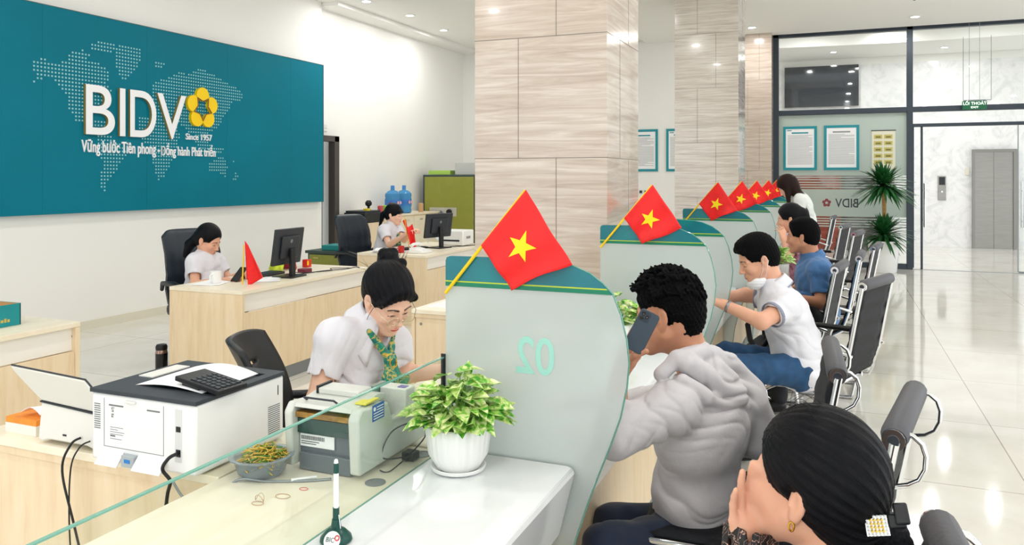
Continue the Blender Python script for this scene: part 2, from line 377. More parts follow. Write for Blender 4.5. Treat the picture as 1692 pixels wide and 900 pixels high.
# street sides, glazed, out of the picture: piers, sill and head only between the openings
mb = MB(); mb.box(7, 7.2, -4.2, 15.2, 3.9, CH); mb.box(7, 7.2, -4.2, 15.2, 0, .12)
for y in (-4.2, -.5, 3.2, 6.9, 10.6, 14.3): mb.box(7, 7.2, y, y+.35, 0, 3.9)
struct(mb.build('wall_right', wall_white), 'glazed street wall of the hall', 'wall')
mb = MB(); mb.box(-7.3, 7.2, -4.4, -4.2, 3.9, CH); mb.box(-7.3, 7.2, -4.4, -4.2, 0, .12)
for x in (-7.3, -3.7, -.1, 3.5, 6.85): mb.box(x, x+.35, -4.4, -4.2, 0, 3.9)
struct(mb.build('wall_front', wall_white), 'glazed entrance wall of the hall', 'wall')
struct(bx('baseboard_left', mat('skirting_beige', '#e2dccb', .5), (-7.18, -7.165, -4.1, 9.9, 0, .09)))
# ceiling relief
mb = MB(); arc = [(x, 9.4+1.4*math.sqrt(max(0, 1-((x-0.2)/3.6)**2))) for x in np.linspace(-3.4, 3.8, 25)]
mb.prism(arc+[(3.8, 15.0), (-3.4, 15.0)], CH-.07, CH-.001, lambda a, b, d: (a, b, d))
struct(mb.build('trim_1', ceil_white), 'curved drop in the ceiling before the glass front', 'ceiling')
mb = MB(); mb.box(-7.28, -6.9, 9.95, 15, CH-.06, CH-.001); mb.box(-5.9, -3.6, 9.2, 15, CH-.06, CH-.001)
struct(mb.build('trim_2', ceil_white), 'stepped ceiling border over the back office', 'ceiling')
# columns
stone = ramp_mat('wood_vein_marble', [(.2, '#a89687'), (.4, '#bfae9f'), (.55, '#cdbfb2'), (.7, '#dcd1c6'), (.85, '#bcab9c')],
                 noise_tex((.35, .35, 5.5), 4.2, 9, 1.1, .62), .13, coat=.3)
stone_b = ramp_mat('wood_vein_marble_grey', [(.2, '#a59a90'), (.42, '#c3b9af'), (.58, '#d5cdc4'), (.75, '#dfd8cf'), (.9, '#b9aca0')],
                 noise_tex((.4, .4, 9), 4, 9, .9, .62), .13, coat=.3)
def column(n, x0, x1, y0, y1, zs, vfront, vside, m, lab):
    body = bx(n, m, (x0, x1, y0, y1, 0, CH-.001), bevel=.002)
    mb = MB(); g = .0022; e = .0012; zz = [0]+zs+[CH-.002]
    for z in zs:
        mb.box(x0-e, x1+e, y0-e, y0, z-g, z+g); mb.box(x1, x1+e, y0-e, y1, z-g, z+g)
    for i in range(len(zz)-1):
        for x in vfront[i % 2]: mb.box(x-g, x+g, y0-e, y0, zz[i], zz[i+1])
        for y in vside[i % 2]: mb.box(x1, x1+e, y-g, y+g, zz[i], zz[i+1])
    mb.build('tile_joint', grout, body); struct(body, lab, 'column')
column('column', -2.15, -1.278, 4.6, 5.4, [.92, 1.69, 2.44, 3.2, 3.95], [[-1.85], [-1.6]], [[4.9], [5.12]], stone,
       'broad square column of horizontally veined beige marble behind the first partitions')
column('column', -2.11, -1.25, 11.1, 11.93, [.55, 1.3, 2.05, 2.8, 3.55], [[-1.55], [-1.8]], [[11.4], [11.6]], stone_b,
       'second veined marble column, farther back in the hall')
column('column', -1.72, -1.09, 14.72, 15.28, [.9, 1.7, 2.5, 3.3], [[-1.3], [-1.5]], [[], []], stone,
       'brown veined marble pier beside the glass front')
# door in the left wall
jm = mat('dark_brown_door', '#4a4542', .45, var=.08, stretch=(4, 4, .5))
mb = MB(); mb.box(-7.32, -7.2, 10.30, 10.42, 0, 2.21); mb.box(-7.32, -7.2, 9.93, 10.42, 2.12, 2.21); mb.box(-7.32, -7.2, 9.93, 9.98, 0, 2.21)
d = struct(mb.build('door_1', jm, bevel=.004), 'dark brown door frame at the end of the teal wall', 'door')
bx('door_leaf', mat('door_leaf_black', '#17181a', .5), (-7.6, -7.56, 9.98, 10.3, 0, 2.12), d)
MB().tube([(-7.55, 10.03, 1.02), (-7.5, 10.03, 1.02), (-7.5, 10.13, 1.02)], .011).build('door_handle', chrome, d)
sw = thing('light_switch', 'white switch plate on the wall above the dark door edge', 'switch', (-7.28, 10.2, 2.3))
bx('switch_plate', white_plastic, (-7.28, -7.265, 10.1, 10.2, 2.28, 2.46), sw, .003); bx('rocker', grey_white, (-7.265, -7.259, 10.12, 10.18, 2.32, 2.38), sw, .002)
# ---- glass front to the lobby
GY = 15.15; gm = dark_frame
mb = MB()
mb.box(-1.09, -.995, GY-.06, GY+.06, 0, CH); mb.box(1.085, 1.178, GY-.06, GY+.06, 0, CH)
mb.box(-1.09, 6.9, GY-.06, GY+.06, 4.09, CH); mb.box(-1.09, 6.9, GY-.055, GY+.055, 2.685, 2.775)
mb.box(1.178, 6.9, GY-.05, GY+.05, 2.43, 2.485); mb.box(-.995, 1.085, GY-.05, GY+.05, 0, .09); mb.box(4.1, 4.2, GY-.06, GY+.06, 0, CH)
fr = struct(mb.build('window_1', gm, bevel=.004), 'dark grey framed glass front between hall and lobby', 'window')
for a in ((-.995, 1.085, 2.775, 4.09), (1.178, 4.1, 2.775, 4.09), (1.178, 4.1, 2.485, 2.685)):
    bx('pane', shop_glass, (a[0], a[1], GY-.005, GY+.005, a[2], a[3]), fr)
bx('pane', shop_glass, (-.995, 1.085, GY-.005, GY+.005, .09, 2.685), fr)
mb = MB(); y0, y1 = GY-.009, GY-.0055
mb.box(-.995, 1.085, y0, y1, 1.60, 2.685); mb.box(-.995, 1.085, y0, y1, .88, 1.36)
for z in (1.575, 1.53, 1.485, 1.44, 1.395, .845, .80, .755, .71): mb.box(-.995, 1.085, y0, y1, z-.013, z+.008)
for z in (): pass
mb.build('frosted_film', frost_band, fr)
# vertical lines of the upper smoke panes
mb = MB()
for x in (2.0, 2.42): mb.box(x-.004, x+.004, GY+.5, GY+.51, 2.9, 4.0)
mb.box(2.0, 2.42, GY+.5, GY+.51, 2.895, 2.905); mb.build('glass_joint', grey_metal, fr)
# mirrored lettering on the frosted band (reads from the lobby side)
rotM = frame_mat((.335, GY-.0105, 1.045), (-1, 0, 0), (0, 0, 1))
text_part('bank_lettering', 'BIDV', .22, rotM, mat('lettering_dark', '#3a4048', .5), fr, .001, sx=.80, bold=.002)
def petals(n, c, R, rp, X, Y, depth, m, parent, name='flower_mark', hole=.5, th=.02):
    """five-petal blossom ring with a star-shaped opening, built as five rounded petals"""
    mb = MB(); N = Vector(X).cross(Vector(Y)); X = Vector(X); Y = Vector(Y); c = Vector(c)
    for i in range(5):
        a0 = math.pi/2+i*2*math.pi/5; pts = []
        a1 = a0+2*math.pi/5*.5; a_1 = a0-2*math.pi/5*.5
        # outer lobe
        cx, cy = R*math.cos(a0), R*math.sin(a0)
        for t in np.linspace(-1.9, 1.9, 15): pts.append((cx+rp*math.cos(a0+t)*1.0, cy+rp*math.sin(a0+t)*1.0))
        inn = (hole*R*math.cos(a0+.5), hole*R*math.sin(a0+.5)); tip = (R*1.02*hole*1.35*math.cos(a0+.15), R*hole*1.35*math.sin(a0+.15))
        pts += [(hole*R*.95*math.cos(a1), hole*R*.95*math.sin(a1)), (hole*R*1.3*math.cos(a0), hole*R*1.3*math.sin(a0)), (hole*R*.95*math.cos(a_1), hole*R*.95*math.sin(a_1))]
        mb.prism(pts, 0, depth, lambda a, b, d: c+X*a+Y*b+N*d)
    return mb.build(name, m, parent, smooth=25)
petals(5, (-.19, GY-.0105, 1.12), .045, .03, (-1, 0, 0), (0, 0, 1), .003, mat('mark_maroon', '#8a3f45', .5), fr)
# doors of the glass front
d2 = struct(MB().box(1.178, 1.20, GY+.02, GY+.035, .02, 2.43).box(1.30, 1.335, GY+.015, GY+.04, 0, 2.43).build('door_2', dark_frame), 'left glass door leaf of the entrance to the lobby', 'door')
bx('pane', shop_glass, (1.2, 1.30, GY+.022, GY+.032, .02, 2.43), d2)
for yy in (GY-.05, GY+.09):
    MB().tube([(1.36, yy, .72), (1.36, yy, 1.47)], .014).tube([(1.36, yy, .85), (1.32, GY+.03, .85)], .007).tube([(1.36, yy, 1.35), (1.32, GY+.03, 1.35)], .007).build('door_handle', chrome, d2)
d3 = struct(MB().box(2.72, 2.735, GY+.02, GY+.035, .02, 2.43).box(2.735, 4.1, GY+.02, GY+.035, .0, .03).build('door_3', grey_metal), 'right glass door leaf of the entrance to the lobby', 'door')
bx('pane', shop_glass, (2.735, 4.1, GY+.022, GY+.032, .03, 2.43), d3)
for yy in (GY-.05, GY+.09):
    MB().tube([(2.79, yy, .75), (2.79, yy, 1.5)], .014).tube([(2.79, yy, .85), (2.79, GY+.03, .85)], .007).tube([(2.79, yy, 1.35), (2.79, GY+.03, 1.35)], .007).build('door_handle', chrome, d3)
struct(MB().box(1.18, 4.1, GY-.03, GY+.03, 0, .004).build('trim_3', grey_metal), 'metal threshold strip in the floor of the glass front', 'trim')
# ---- lobby
marble = ramp_mat('white_marble', [(.3, '#d9dadb'), (.46, '#e9eaeb'), (.52, '#f2f2f2'), (.8, '#f6f6f6')], noise_tex((1, 1, 1), 2.6, 14, 1.6, .74), .18)
LW = bx('wall_lobby', marble, (-4, 7, 20.2, 20.5, 0, 4.2)); struct(LW, 'white veined marble wall of the lift lobby', 'wall')
struct(bx('wall_lobby_upper', wall_white, (-4, 7, 20.2, 20.5, 4.2, 4.6)), 'white upper wall of the lift lobby', 'wall')
struct(bx('wall_lobby_left', wall_white, (-4.2, -4, 15.3, 20.5, 0, 4.6)), 'white side wall of the lobby', 'wall')
struct(bx('ceiling_lobby', ceil_white, (-4.2, 7, 15.3, 20.5, 4.6, 4.75)), 'white ceiling of the lobby', 'ceiling')
mb = MB(); 
for (yc, r0, zz) in ((19.6, 5.2, 4.36), (20.8, 3.6, 4.46)):
    arc = [(1.6+r0*math.cos(t), yc-2.6+1.2*math.sin(t)) for t in np.linspace(math.pi*.05, math.pi*.95, 25)]
    mb.prism(arc+[(-3.9, 20.19), (6.9, 20.19)], zz, 4.599, lambda a, b, d: (min(max(a, -3.99), 6.99), b, d))
struct(mb.build('trim_4', ceil_white), 'curved stepped lobby ceiling', 'ceiling')
st = mat('brushed_steel', '#9a9893', .28, .9, var=.06, vscale=3, stretch=(1, 1, 8)); st2 = mat('steel_frame', '#8e8c88', .3, .9)
el = thing('elevator_door', 'brushed steel lift doors in the marble lobby wall', 'elevator', (3.18, 20.2, 0))
bx('door_panel', st, (2.80, 3.16, 20.15, 20.19, 0, 2.13), el); bx('door_panel', st, (3.166, 3.53, 20.15, 20.19, 0, 2.13), el)
MB().box(2.75, 2.80, 20.10, 20.2, 0, 2.19).box(3.53, 3.62, 20.10, 20.2, 0, 2.19).box(2.8, 3.53, 20.10, 20.2, 2.13, 2.19).build('frame', st2, el)
cp = thing('call_panel', 'steel lift call panel with dark display', 'call panel', (2.16, 20.19, 1.06))
bx('plate', st, (2.08, 2.24, 20.175, 20.2, 1.06, 1.6), cp, .004); bx('display', mat('screen_dark', '#1b1e22', .15), (2.10, 2.22, 20.168, 20.175, 1.40, 1.58), cp)
MB().lathe([(.018, 0), (.018, .008)], M=frame_mat((2.16, 20.174, 1.25), (1, 0, 0), (0, 0, 1))).build('button', chrome, cp)
single(bx('wall_notice', mat('cream_plate', '#e9e4d4', .5), (2.62, 2.7, 20.18, 20.2, 1.62, 1.78), bevel=.003), 'small cream plate on the marble beside the lift doors', 'sign')
single(bx('glazed_panel', mat('black_glass', '#1a2430', .06), (-1.19, .44, 20.1, 20.19, 3.24, 4.2)), 'black glossy panel high on the lobby wall', 'panel')
brd = thing('red_brick_picture', 'dark red framed panel seen through the clear stripes of the glass front', 'panel', (-.2, 18.6, 0))
bx('red_panel', mat('brick_red', '#8d3b2a', .5, var=.2, vscale=6), (-1.3, 0.05, 18.6, 18.66, 0, 2.1), brd); bx('dark_panel', mat('dark_brown', '#3a3230', .5, var=.2), (.051, .78, 18.6, 18.66, 0, 2.1), brd)
# ---- downlights
def downlight(x, y, lab, z=CH, light=True, k=1.0):
    t = thing('downlight', lab, 'light', (x, y, z), 0, None)
    MB().lathe([(.085, -.001), (.085, -.012), (.062, -.012), (.062, -.004)], (x, y, z), 20).build('trim_ring', white_plastic, t)
    MB().lathe([(.06, -.006), (.06, -.010)], (x, y, z), 20).build('lens', lens, t)
    if light:
        ld = bpy.data.lights.new('downlight_lamp', 'AREA'); ld.shape = 'DISK'; ld.size = .13; ld.energy = LAMP_W*k; ld.color = (1, .99, .975)
        lo = bpy.data.objects.new('lamp', ld); COL.objects.link(lo); lo.parent = t; lo.location = (0, 0, -.02)
    return t
lens = mat('lamp_lens', (1, .99, .96), .4, emit=14)
names = ['at the left wall end of the back office', 'over the dark door', 'nearest the back wall corner']
for (x, y), nm in zip([(-6.5, 10.1), (-6.42, 11.25), (-6.5, 12.6)], names): downlight(x, y, 'round ceiling downlight '+nm, CH-.001)
downlight(1.13, 14.1, 'round ceiling downlight before the middle post of the glass front', CH-.07); downlight(-1.36, 14.05, 'round ceiling downlight before the pier at the glass front', CH-.07)
k = 0
for x in (-5.0, -2.6, .3, 2.9, 5.2):
    for y in (-2.2, .6, 3.4, 6.3, 9.0):
        k += 1
        o = downlight(x, y, 'round white downlight of the hall ceiling grid, outside the picture', CH); o['group'] = 'hall ceiling downlights'
        if y > 8 and x < -4: pass
for i, (x, y, s) in enumerate([(-.75, 16.1, 'by the left post'), (.5, 16.4, 'behind the left bay'), (-.5, 17.4, 'second deep behind the left bay'), (1.6, 16.6, 'behind the middle post'), (2.7, 17.2, 'over the lift lobby'),
                            (1.0, 18.0, 'deep in the lobby'), (3.4, 16.2, 'right of the exit sign'), (-.1, 19.0, 'above the black panel'), (2.1, 19.2, 'nearest the lift wall')]):
    downlight(x, y, 'round lobby downlight '+s, 4.358 if i > 6 else 4.598, True, .9)
# sprinkler heads
for (x, y, z) in ((1.0, 12.6, CH-.07), (-6.0, 9.0, CH)):
    MB().lathe([(.03, 0), (.03, -.006), (.008, -.01), (.008, -.04), (.02, -.042), (.02, -.046)], (x, y, z), 12).build('sprinkler', grey_metal)
    o = bpy.context.scene.objects[-1] if False else None
for o in [q for q in COL.objects if q.name.startswith('sprinkler')]:
    single(o, 'small ceiling sprinkler head', 'sprinkler', 'ceiling sprinklers')
# ================================================================ TEAL SIGN WALL
SX = -7.1
def onX(u, v, X):
    t = (u-846)/F; return at(u, v, X/(t*CS-SN))
sign = thing('sign_panel', 'large teal wall panel with dotted world map, white bank lettering and yellow blossom', 'sign', (-7.18, 6.4, 1.21))
mb = MB()
ys = [1.9, 4.1, 5.35, 6.6, 7.85, 9.1, 9.86]
for a, b in zip(ys[:-1], ys[1:]): mb.box(-7.178, SX, a, b-.002, 1.21, 3.24)
mb.build('panel', teal, sign)
MB().box(-7.178, SX+.004, 9.86, 9.866, 1.206, 3.244).box(-7.178, SX+.004, 1.9, 9.86, 3.24, 3.246).build('edge_trim', mat('bronze_edge', '#5f6a60', .4, .5), sign)
polys = [
 [(122,240),(160,228),(215,245),(255,235),(270,210),(320,192),(350,215),(345,240),(395,250),(430,290),(415,330),(440,360),(400,400),(370,440),(330,470),(320,490),(300,480),(285,450),(265,420),(260,380),(245,350),(205,300),(160,310),(125,335),(140,300),(122,270)],
 [(348,165),(430,160),(455,180),(430,205),(380,205),(350,190)], [(455,180),(500,172),(560,200),(545,240),(520,290),(480,320),(460,290),(450,240)],
 [(310,465),(400,470),(440,500),(400,515),(350,500)],
 [(375,525),(430,530),(480,570),(500,600),(470,640),(440,690),(410,730),(420,768),(395,735),(390,690),(405,640),(375,580)],
 [(595,330),(640,305),(700,300),(740,290),(780,262),(830,290),(880,320),(945,355),(948,390),(905,400),(880,450),(850,500),(820,520),(780,540),(740,520),(700,480),(640,470),(600,440),(590,380)],
 [(545,455),(640,445),(690,480),(705,530),(680,620),(640,690),(615,705),(600,640),(590,580),(545,540),(540,490)],
 [(755,540),(800,545),(840,575),(900,590),(840,600),(790,590)], [(815,640),(870,605),(890,650),(880,692),(850,670),(815,665)],
 [(918,670),(932,690),(918,712),(912,700)], [(900,385),(912,395),(895,430)], [(605,245),(645,240),(640,262),(610,262)], [(665,300),(700,285),(730,285),(700,305)], [(905,625),(918,628),(915,640)]]
def inside(x, y, p):
    c = False; j = len(p)-1
    for i in range(len(p)):
        if (p[i][1] > y) != (p[j][1] > y) and x < (p[j][0]-p[i][0])*(y-p[i][1])/(p[j][1]-p[i][1])+p[i][0]: c = not c
        j = i
    return c
wp = [[(lambda q: (q.y, q.z))(onX(x/2.368, y/2.368, SX)) for x, y in p] for p in polys]
mb = MB(); sp = .0375
for iy in range(0, 90):
    for iz in range(0, 50):
        y = 5.0+iy*sp; z = 1.36+iz*sp
        if any(inside(y, z, p) for p in wp): mb.box(SX, SX+.003, y-.0085, y+.0085, z-.0085, z+.0085)
mb.build('world_map_dots', mat('map_dots', '#8fc7cc', .5), sign)
SM = frame_mat((SX, 0, 0), (0, 1, 0), (0, 0, 1))
def fit_text(name, txt, y0, y1, z0, z1, depth, x, mats, parent, bold=.0):
    o = text_part(name, txt, 1.0, Matrix.Identity(4), mats, None, .5, bold=bold); me = o.data
    n = len(me.vertices); a = np.empty(n*3, np.float32); me.vertices.foreach_get('co', a); a = a.reshape(-1, 3)
    lo = a.min(0); hi = a.max(0); b = np.empty_like(a)
    b[:, 1] = y0+(a[:, 0]-lo[0])/(hi[0]-lo[0])*(y1-y0); b[:, 2] = z0+(a[:, 1]-lo[1])/(hi[1]-lo[1])*(z1-z0); b[:, 0] = x+(a[:, 2]-lo[2])/(hi[2]-lo[2])*depth
    me.vertices.foreach_set('co', b.ravel()); o.parent = parent; me.transform(MW[parent.name].inverted()); MW[o.name] = MW[parent.name]
    if len(me.materials) > 1:
        for p in me.polygons: p.material_index = 0 if p.normal.x > .7 else 1
    me.update(); return o
for ch, a, b in (('B', 5.80, 6.15), ('I', 6.212, 6.283), ('D', 6.345, 6.70), ('V', 6.715, 7.14)):
    fit_text('letter', ch, a, b, 2.01, 2.52, .034, SX, [letter_white, gold_side], sign, .006)
uY = lambda u: onX(u, 250, SX).y
fit_text('slogan', 'Vững bước Tiên phong -', 5.772, uY(263), 1.79, 1.965, .012, SX, [letter_white], sign, .012)
fit_text('slogan', 'Đ', uY(265), uY(272.5), 1.82, 1.925, .012, SX, [letter_white], sign, .0)
fit_text('slogan', 'ồng hành Phát triển', uY(273.5), 7.64, 1.79, 1.965, .012, SX, [letter_white], sign, .012)
fit_text('since_lettering', 'Since 1957', 7.16, 7.58, 2.015, 2.09, .012, SX, [letter_white], sign, .012)
def blossom(c, R, X, Y, depth, m, parent, name):
    N = Vector(X).cross(Vector(Y)); X = Vector(X); Y = Vector(Y); c = Vector(c); mb = MB()
    for i in range(5):
        a0 = math.pi/2+i*2*math.pi/5; cx, cy = .60*R*math.cos(a0), .60*R*math.sin(a0); pts = []
        for t in np.linspace(-2.0, 2.0, 17):
            pts.append((cx+.40*R*math.cos(a0+t), cy+.40*R*math.sin(a0+t)))
        da = math.pi/5
        pts += [(.60*R*math.cos(a0+da-.03), .60*R*math.sin(a0+da-.03)), (.34*R*math.cos(a0), .34*R*math.sin(a0)), (.60*R*math.cos(a0-da+.03), .60*R*math.sin(a0-da+.03))]
        mb.prism(pts, 0, depth, lambda a, b, d: c+X*a+Y*b+N*d)
    mb.build(name, m, parent, smooth=25)
blossom((SX, 7.4, 2.40), .25, (0, 1, 0), (0, 0, 1), .04, yellow, sign, 'blossom_petals')
mb = MB()
for i in range(10):      # brass outline of the star-shaped opening
    a = math.pi/2+i*math.pi/5; b = a+math.pi/5; ra, rb = (.085, .15) if i % 2 == 0 else (.15, .085)
    mb.tube([(SX+.042, 7.4+ra*math.cos(a), 2.4+ra*math.sin(a)), (SX+.042, 7.4+rb*math.cos(b), 2.4+rb*math.sin(b))], .006, 6)
mb.build('star_outline', mat('brown_outline', '#8a5a1c', .4), sign)
# ================================================================ COUNTER LINE
YS = [.75, 2.13, 3.80, 4.44, 6.05, 7.65, 9.10, 10.7, 12.2]
names = ['in the foreground beside the banknote counter', 'where the man on the phone leans', 'between the second and third partitions', 'where the man in the white polo shirt writes',
         'before the man in the blue shirt', 'before the woman in pink', 'second last along the counter', 'farthest along the counter']
for i in range(8):
    a, b = YS[i]+.008, YS[i+1]-.008
    t = thing('service_counter', 'white stone topped customer counter '+names[i], 'counter', (-.88, (a+b)/2, 0), 0, 'customer counters')
    MB().prism([(-1.09, .725), (-1.09, .76), (-.705, .76), (-.688, .755), (-.682, .742), (-.728, .56), (-.75, .56), (-.73, .725)], a, b, lambda p, q, d: (p, d, q)).build('stone_top', stone_white, t, bevel=.004)
    MB().box(-1.08, -.79, a, b, .1, .724).build('base_panel', wood, t); MB().box(-1.06, -.81, a, b, 0, .1).build('plinth', grey_metal, t)
tn = ['beside the printer, carrying the banknote counter', 'where the teller with the green scarf writes', 'in the gap by the marble column', 'of the third window', 'of the fourth window', 'of the fifth window']
for i in range(6):
    a, b = YS[i]+.008, YS[i+1]-.008
    t = thing('staff_table', 'cream topped staff table '+tn[i], 'table', (-1.33, (a+b)/2, 0), 0, 'staff tables behind the counter')
    X0_ = -1.26 if i == 3 else -1.56
    bx('tabletop', wood_top, (X0_, -1.10, a, b, .725, .75), t, .002); bx('front_board', wood, (-1.12, -1.10, a, b, 0, .724), t)
    bx('side_board', wood, (X0_+.02, -1.13, b-.02, b, 0, .724), t)
    g = thing('glass_rail', 'low clear glass screen with green edge '+tn[i], 'glass screen', (-1.095, (a+b)/2, .76), 0, 'glass screens on the counter')
    zt = 1.03
    bx('pane', clear_glass, (-1.099, -1.091, a, b-.004, .752, zt), g); bx('top_edge', glass_edge, (-1.0992, -1.0908, a, b-.004, zt, zt+.003), g)
    bx('bottom_bead', glass_edge, (-1.1005, -1.0895, a, b-.004, .751, .7545), g)
    bx('end_post', black_plastic, (-1.102, -1.088, b-.004, b, .752, zt+.012), g)
OUT = [(-1.089, .02), (-1.089, 1.321), (-1.085, 1.331), (-1.075, 1.335), (-.85, 1.337), (-.775, 1.333), (-.73, 1.329), (-.694, 1.322), (-.641, 1.301), (-.605, 1.275), (-.576, 1.246), (-.554, 1.192),
       (-.538, 1.127), (-.531, 1.061), (-.537, .994), (-.555, .909), (-.583, .83), (-.618, .741), (-.652, .65), (-.685, .55), (-.71, .45), (-.73, .3), (-.735, .02)]
def clipz(poly, z, above):
    out = []; n = len(poly)
    for i in range(n):
        a, b = poly[i], poly[(i+1) % n]; ia = (a[1] >= z) == above; ib = (b[1] >= z) == above
        if ia: out.append(a)
        if ia != ib: t = (z-a[1])/(b[1]-a[1]); out.append((a[0]+(b[0]-a[0])*t, z))
    return out
def partition(y, lab, num=False):
    t = thing('partition_screen', lab, 'partition', (-.85, y, 0), 0, 'frosted counter partitions')
    fr_ = lambda a, b, d: (a, y+d, b)
    MB().prism(clipz(OUT, 1.246, False), -.006, .006, fr_).build('frosted_pane', frost, t, smooth=60)
    band = clipz(OUT, 1.246, True)
    bd = MB().prism(band, -.007, .007, fr_).build('printed_band', teal_band, t, smooth=60)
    up = clipz(band, 1.2585, False); MB().prism(up, -.0075, -.0071, fr_).build('green_stripe', green_line, bd)
    MB().prism(clipz(clipz(band, 1.2585, True), 1.2625, False), -.0077, -.0071, fr_).build('yellow_stripe', yellow_line, bd)
    pts = [(a, y, b) for a, b in OUT[1:]]
    MB().tube([(a+.0015, y, b) for a, b in OUT[4:]], .0028, 6).build('glass_edge', glass_edge, t)
    if num:
        text_part('window_number', '02', .148, frame_mat((-.742, y-.0068, 1.009), (-1, 0, 0), (0, 0, 1)), mat('number_green', '#9fd8ca', .5), t, .0003, sx=.82, bold=.002)
    return t
pl = ['nearest frosted glass partition with teal band, mirrored number on it', 'second frosted partition, behind the man on the phone', 'third frosted partition, its left end hidden by a flag',
      'fourth frosted partition, behind the man in the polo shirt', 'fifth frosted partition from the front', 'sixth frosted partition from the front', 'second last frosted partition, beside the leaning woman', 'farthest frosted partition at the end of the counter']
for i in range(8): partition(YS[i+1], pl[i], i == 0)
def flag(y, lab, seed, dx=0, sc=1, narrow=1.0):
    t = thing('flag', lab, 'flag', (-1.074+dx, y, 1.236), 0, 'small red flags on the partitions'); r = random.Random(seed)
    MB().tube([(-1.085+dx, y, 1.225), (-.829+dx, y, 1.532)], .0052, 10).build('flag_pole', pole_yellow, t)
    A, B, C, D = [Vector((x, z)) for x, z in ((-.965, 1.372), (-.824, 1.535), (-.686, 1.330), (-.873, 1.247))]
    ph = r.uniform(0, 6)
    def fn(a, b):
        q = (A*(1-a)+B*a)*(1-b)+(D*(1-a)+C*a)*b; q = Vector((A.x+(q.x-A.x)*narrow, q.y)) if narrow != 1 else q
        w = .014*b*math.sin(5*a+3*b+ph)+.006*math.sin(11*b+ph)*(b+.2)
        return Vector((q.x+dx, y-.0065+w*.8, q.y+.004*b*math.sin(6*a+ph)))
    MB().grid(fn, 20, 20).build('flag_cloth', red_flag, t, solid=.0012, smooth=180)
    star = [(.5+(.245 if i % 2 == 0 else .098)*math.sin(i*math.pi/5+.95), .5-(.235 if i % 2 == 0 else .094)*math.cos(i*math.pi/5+.95)) for i in range(10)]
    mb = MB(); vs = [fn(.47, .52)]
    for sgn in (-1, 1):
        vs = []; fs = []
        c0 = fn(.49, .5)+Vector((0, sgn*.0015, 0)); N = 6
        for i in range(10):
            p, q = star[i], star[(i+1) % 10]; b0 = len(vs)
            for j in range(N+1):
                for k2 in range(N+1):
                    s_ = j/N; u_ = k2/N; x = .49+(p[0]-.5)*s_*(1-u_)+(q[0]-.5)*s_*u_; z = .5+(p[1]-.5)*s_*(1-u_)+(q[1]-.5)*s_*u_
                    vs.append(fn(x, z)+Vector((0, sgn*.0016, 0)))
            for j in range(N):
                for k2 in range(N): o = b0+j*(N+1)+k2; fs.append((o, o+1, o+N+2, o+N+1))
        mb.add(vs, fs)
    mb.build('star', flag_star, t, smooth=180)
fl = ['largest red flag with yellow star, on the nearest partition', 'red star flag on the second partition, above the curly-haired man', 'red star flag on the fourth partition, third flag along the row',
      'red star flag fourth along the row', 'red star flag fifth along the row, partly behind its neighbour', 'narrow red star flag sixth along the row', 'last tiny red star flag beside the leaning woman']
for i, (y, l) in enumerate(zip([2.115, 3.785, 6.035, 7.635, 9.085, 10.685, 12.185], fl)): flag(y, l, i)
# ================================================================ TELLER'S SIDE CABINET AND WHAT STANDS ON IT
def side_cabinet(x0, x1, y0, y1, lab):
    t = thing('side_cabinet', lab, 'cabinet', ((x0+x1)/2, (y0+y1)/2, 0), 0)
    bx('cabinet_top', wood_top, (x0, x1, y0, y1, .725, .75), t, .002); bx('side_panel', wood, (x0, x0+.02, y0+.004, y1, 0, .724), t); bx('side_panel', wood, (x1-.02, x1, y0+.004, y1, 0, .724), t)
    bx('back_panel', wood, (x0+.022, x1-.022, y0+.016, y0+.032, 0, .7), t); bx('top_rail', wood, (x0+.022, x1-.022, y0+.008, y0+.03, .7, .724), t)
    MB().lathe([(.009, 0), (.009, .002), (.004, .003)], M=frame_mat((x0+.06, y0+.0155, .66), (1, 0, 0), (0, 0, 1))).build('screw_cap', grout, t)
    return t
side_cabinet(-2.56, -1.568, 1.70, 2.12, 'pale wood side cabinet carrying the white printer and scanner')
side_cabinet(-2.46, -2.17, 4.33, 4.9, 'pale wood cabinet with papers left of the nearest partition')
sp_ = MB()
for i in range(3): sp_.box(-2.42+i*.01, -2.2+i*.012, 4.45+.02*i, 4.75, .75+.002*i, .7518+.002*i)
single(sp_.build('paper_stack', paper), 'loose white papers on the small cabinet by the nearest partition', 'papers')
# printer ------------------------------------------------------------
x0, x1, y0, y1 = -2.0, -1.61, 1.66, 2.03
pr = thing('laser_printer', 'white laser printer with black top, seen from behind, on the side cabinet', 'printer', (-1.8, 1.84, .75))
bx('body', mat('printer_white', '#eceded', .35), (x0, x1, y0, y1, .757, .951), pr, .008)
ts = mat('printer_top_black', '#31373f', .5, bump=.1, bscale=200)
mb = MB(); ix0, ix1, iy0, iy1 = x0+.09, x1-.03, y0+.075, y1-.05
mb.box(x0-.003, ix0, y0-.003, y1, .951, .962); mb.box(ix1, x1+.003, y0-.003, y1, .951, .962); mb.box(ix0, ix1, y0-.003, iy0, .951, .962); mb.box(ix0, ix1, iy1, y1, .951, .962)
mb.build('top_cover', ts, pr)
MB().prism([(iy0, .9515), (iy0, .9595), (iy0+.03, .953), (iy1, .9525), (iy1, .9515)], ix0+.001, ix1-.001, lambda a, b, d: (d, a, b)).build('output_tray', ts, pr)
bx('control_panel', grey_white, (x0+.02, x0+.075, y0+.15, y0+.3, .962, .965), pr)
gs = mat('seam_grey', '#6f7478', .6)
mb = MB()
for xx in (x0+.05, x0+.275): mb.box(xx, xx+.0015, y0-.0006, y0, .80, .938)
mb.box(x0+.05, x0+.275, y0-.0006, y0, .80, .8015); mb.box(x0+.07, x0+.125, y0-.001, y0, .918, .922); mb.box(x0+.215, x0+.262, y0-.001, y0, .918, .922)
mb.build('seams', gs, pr)
mb = MB()
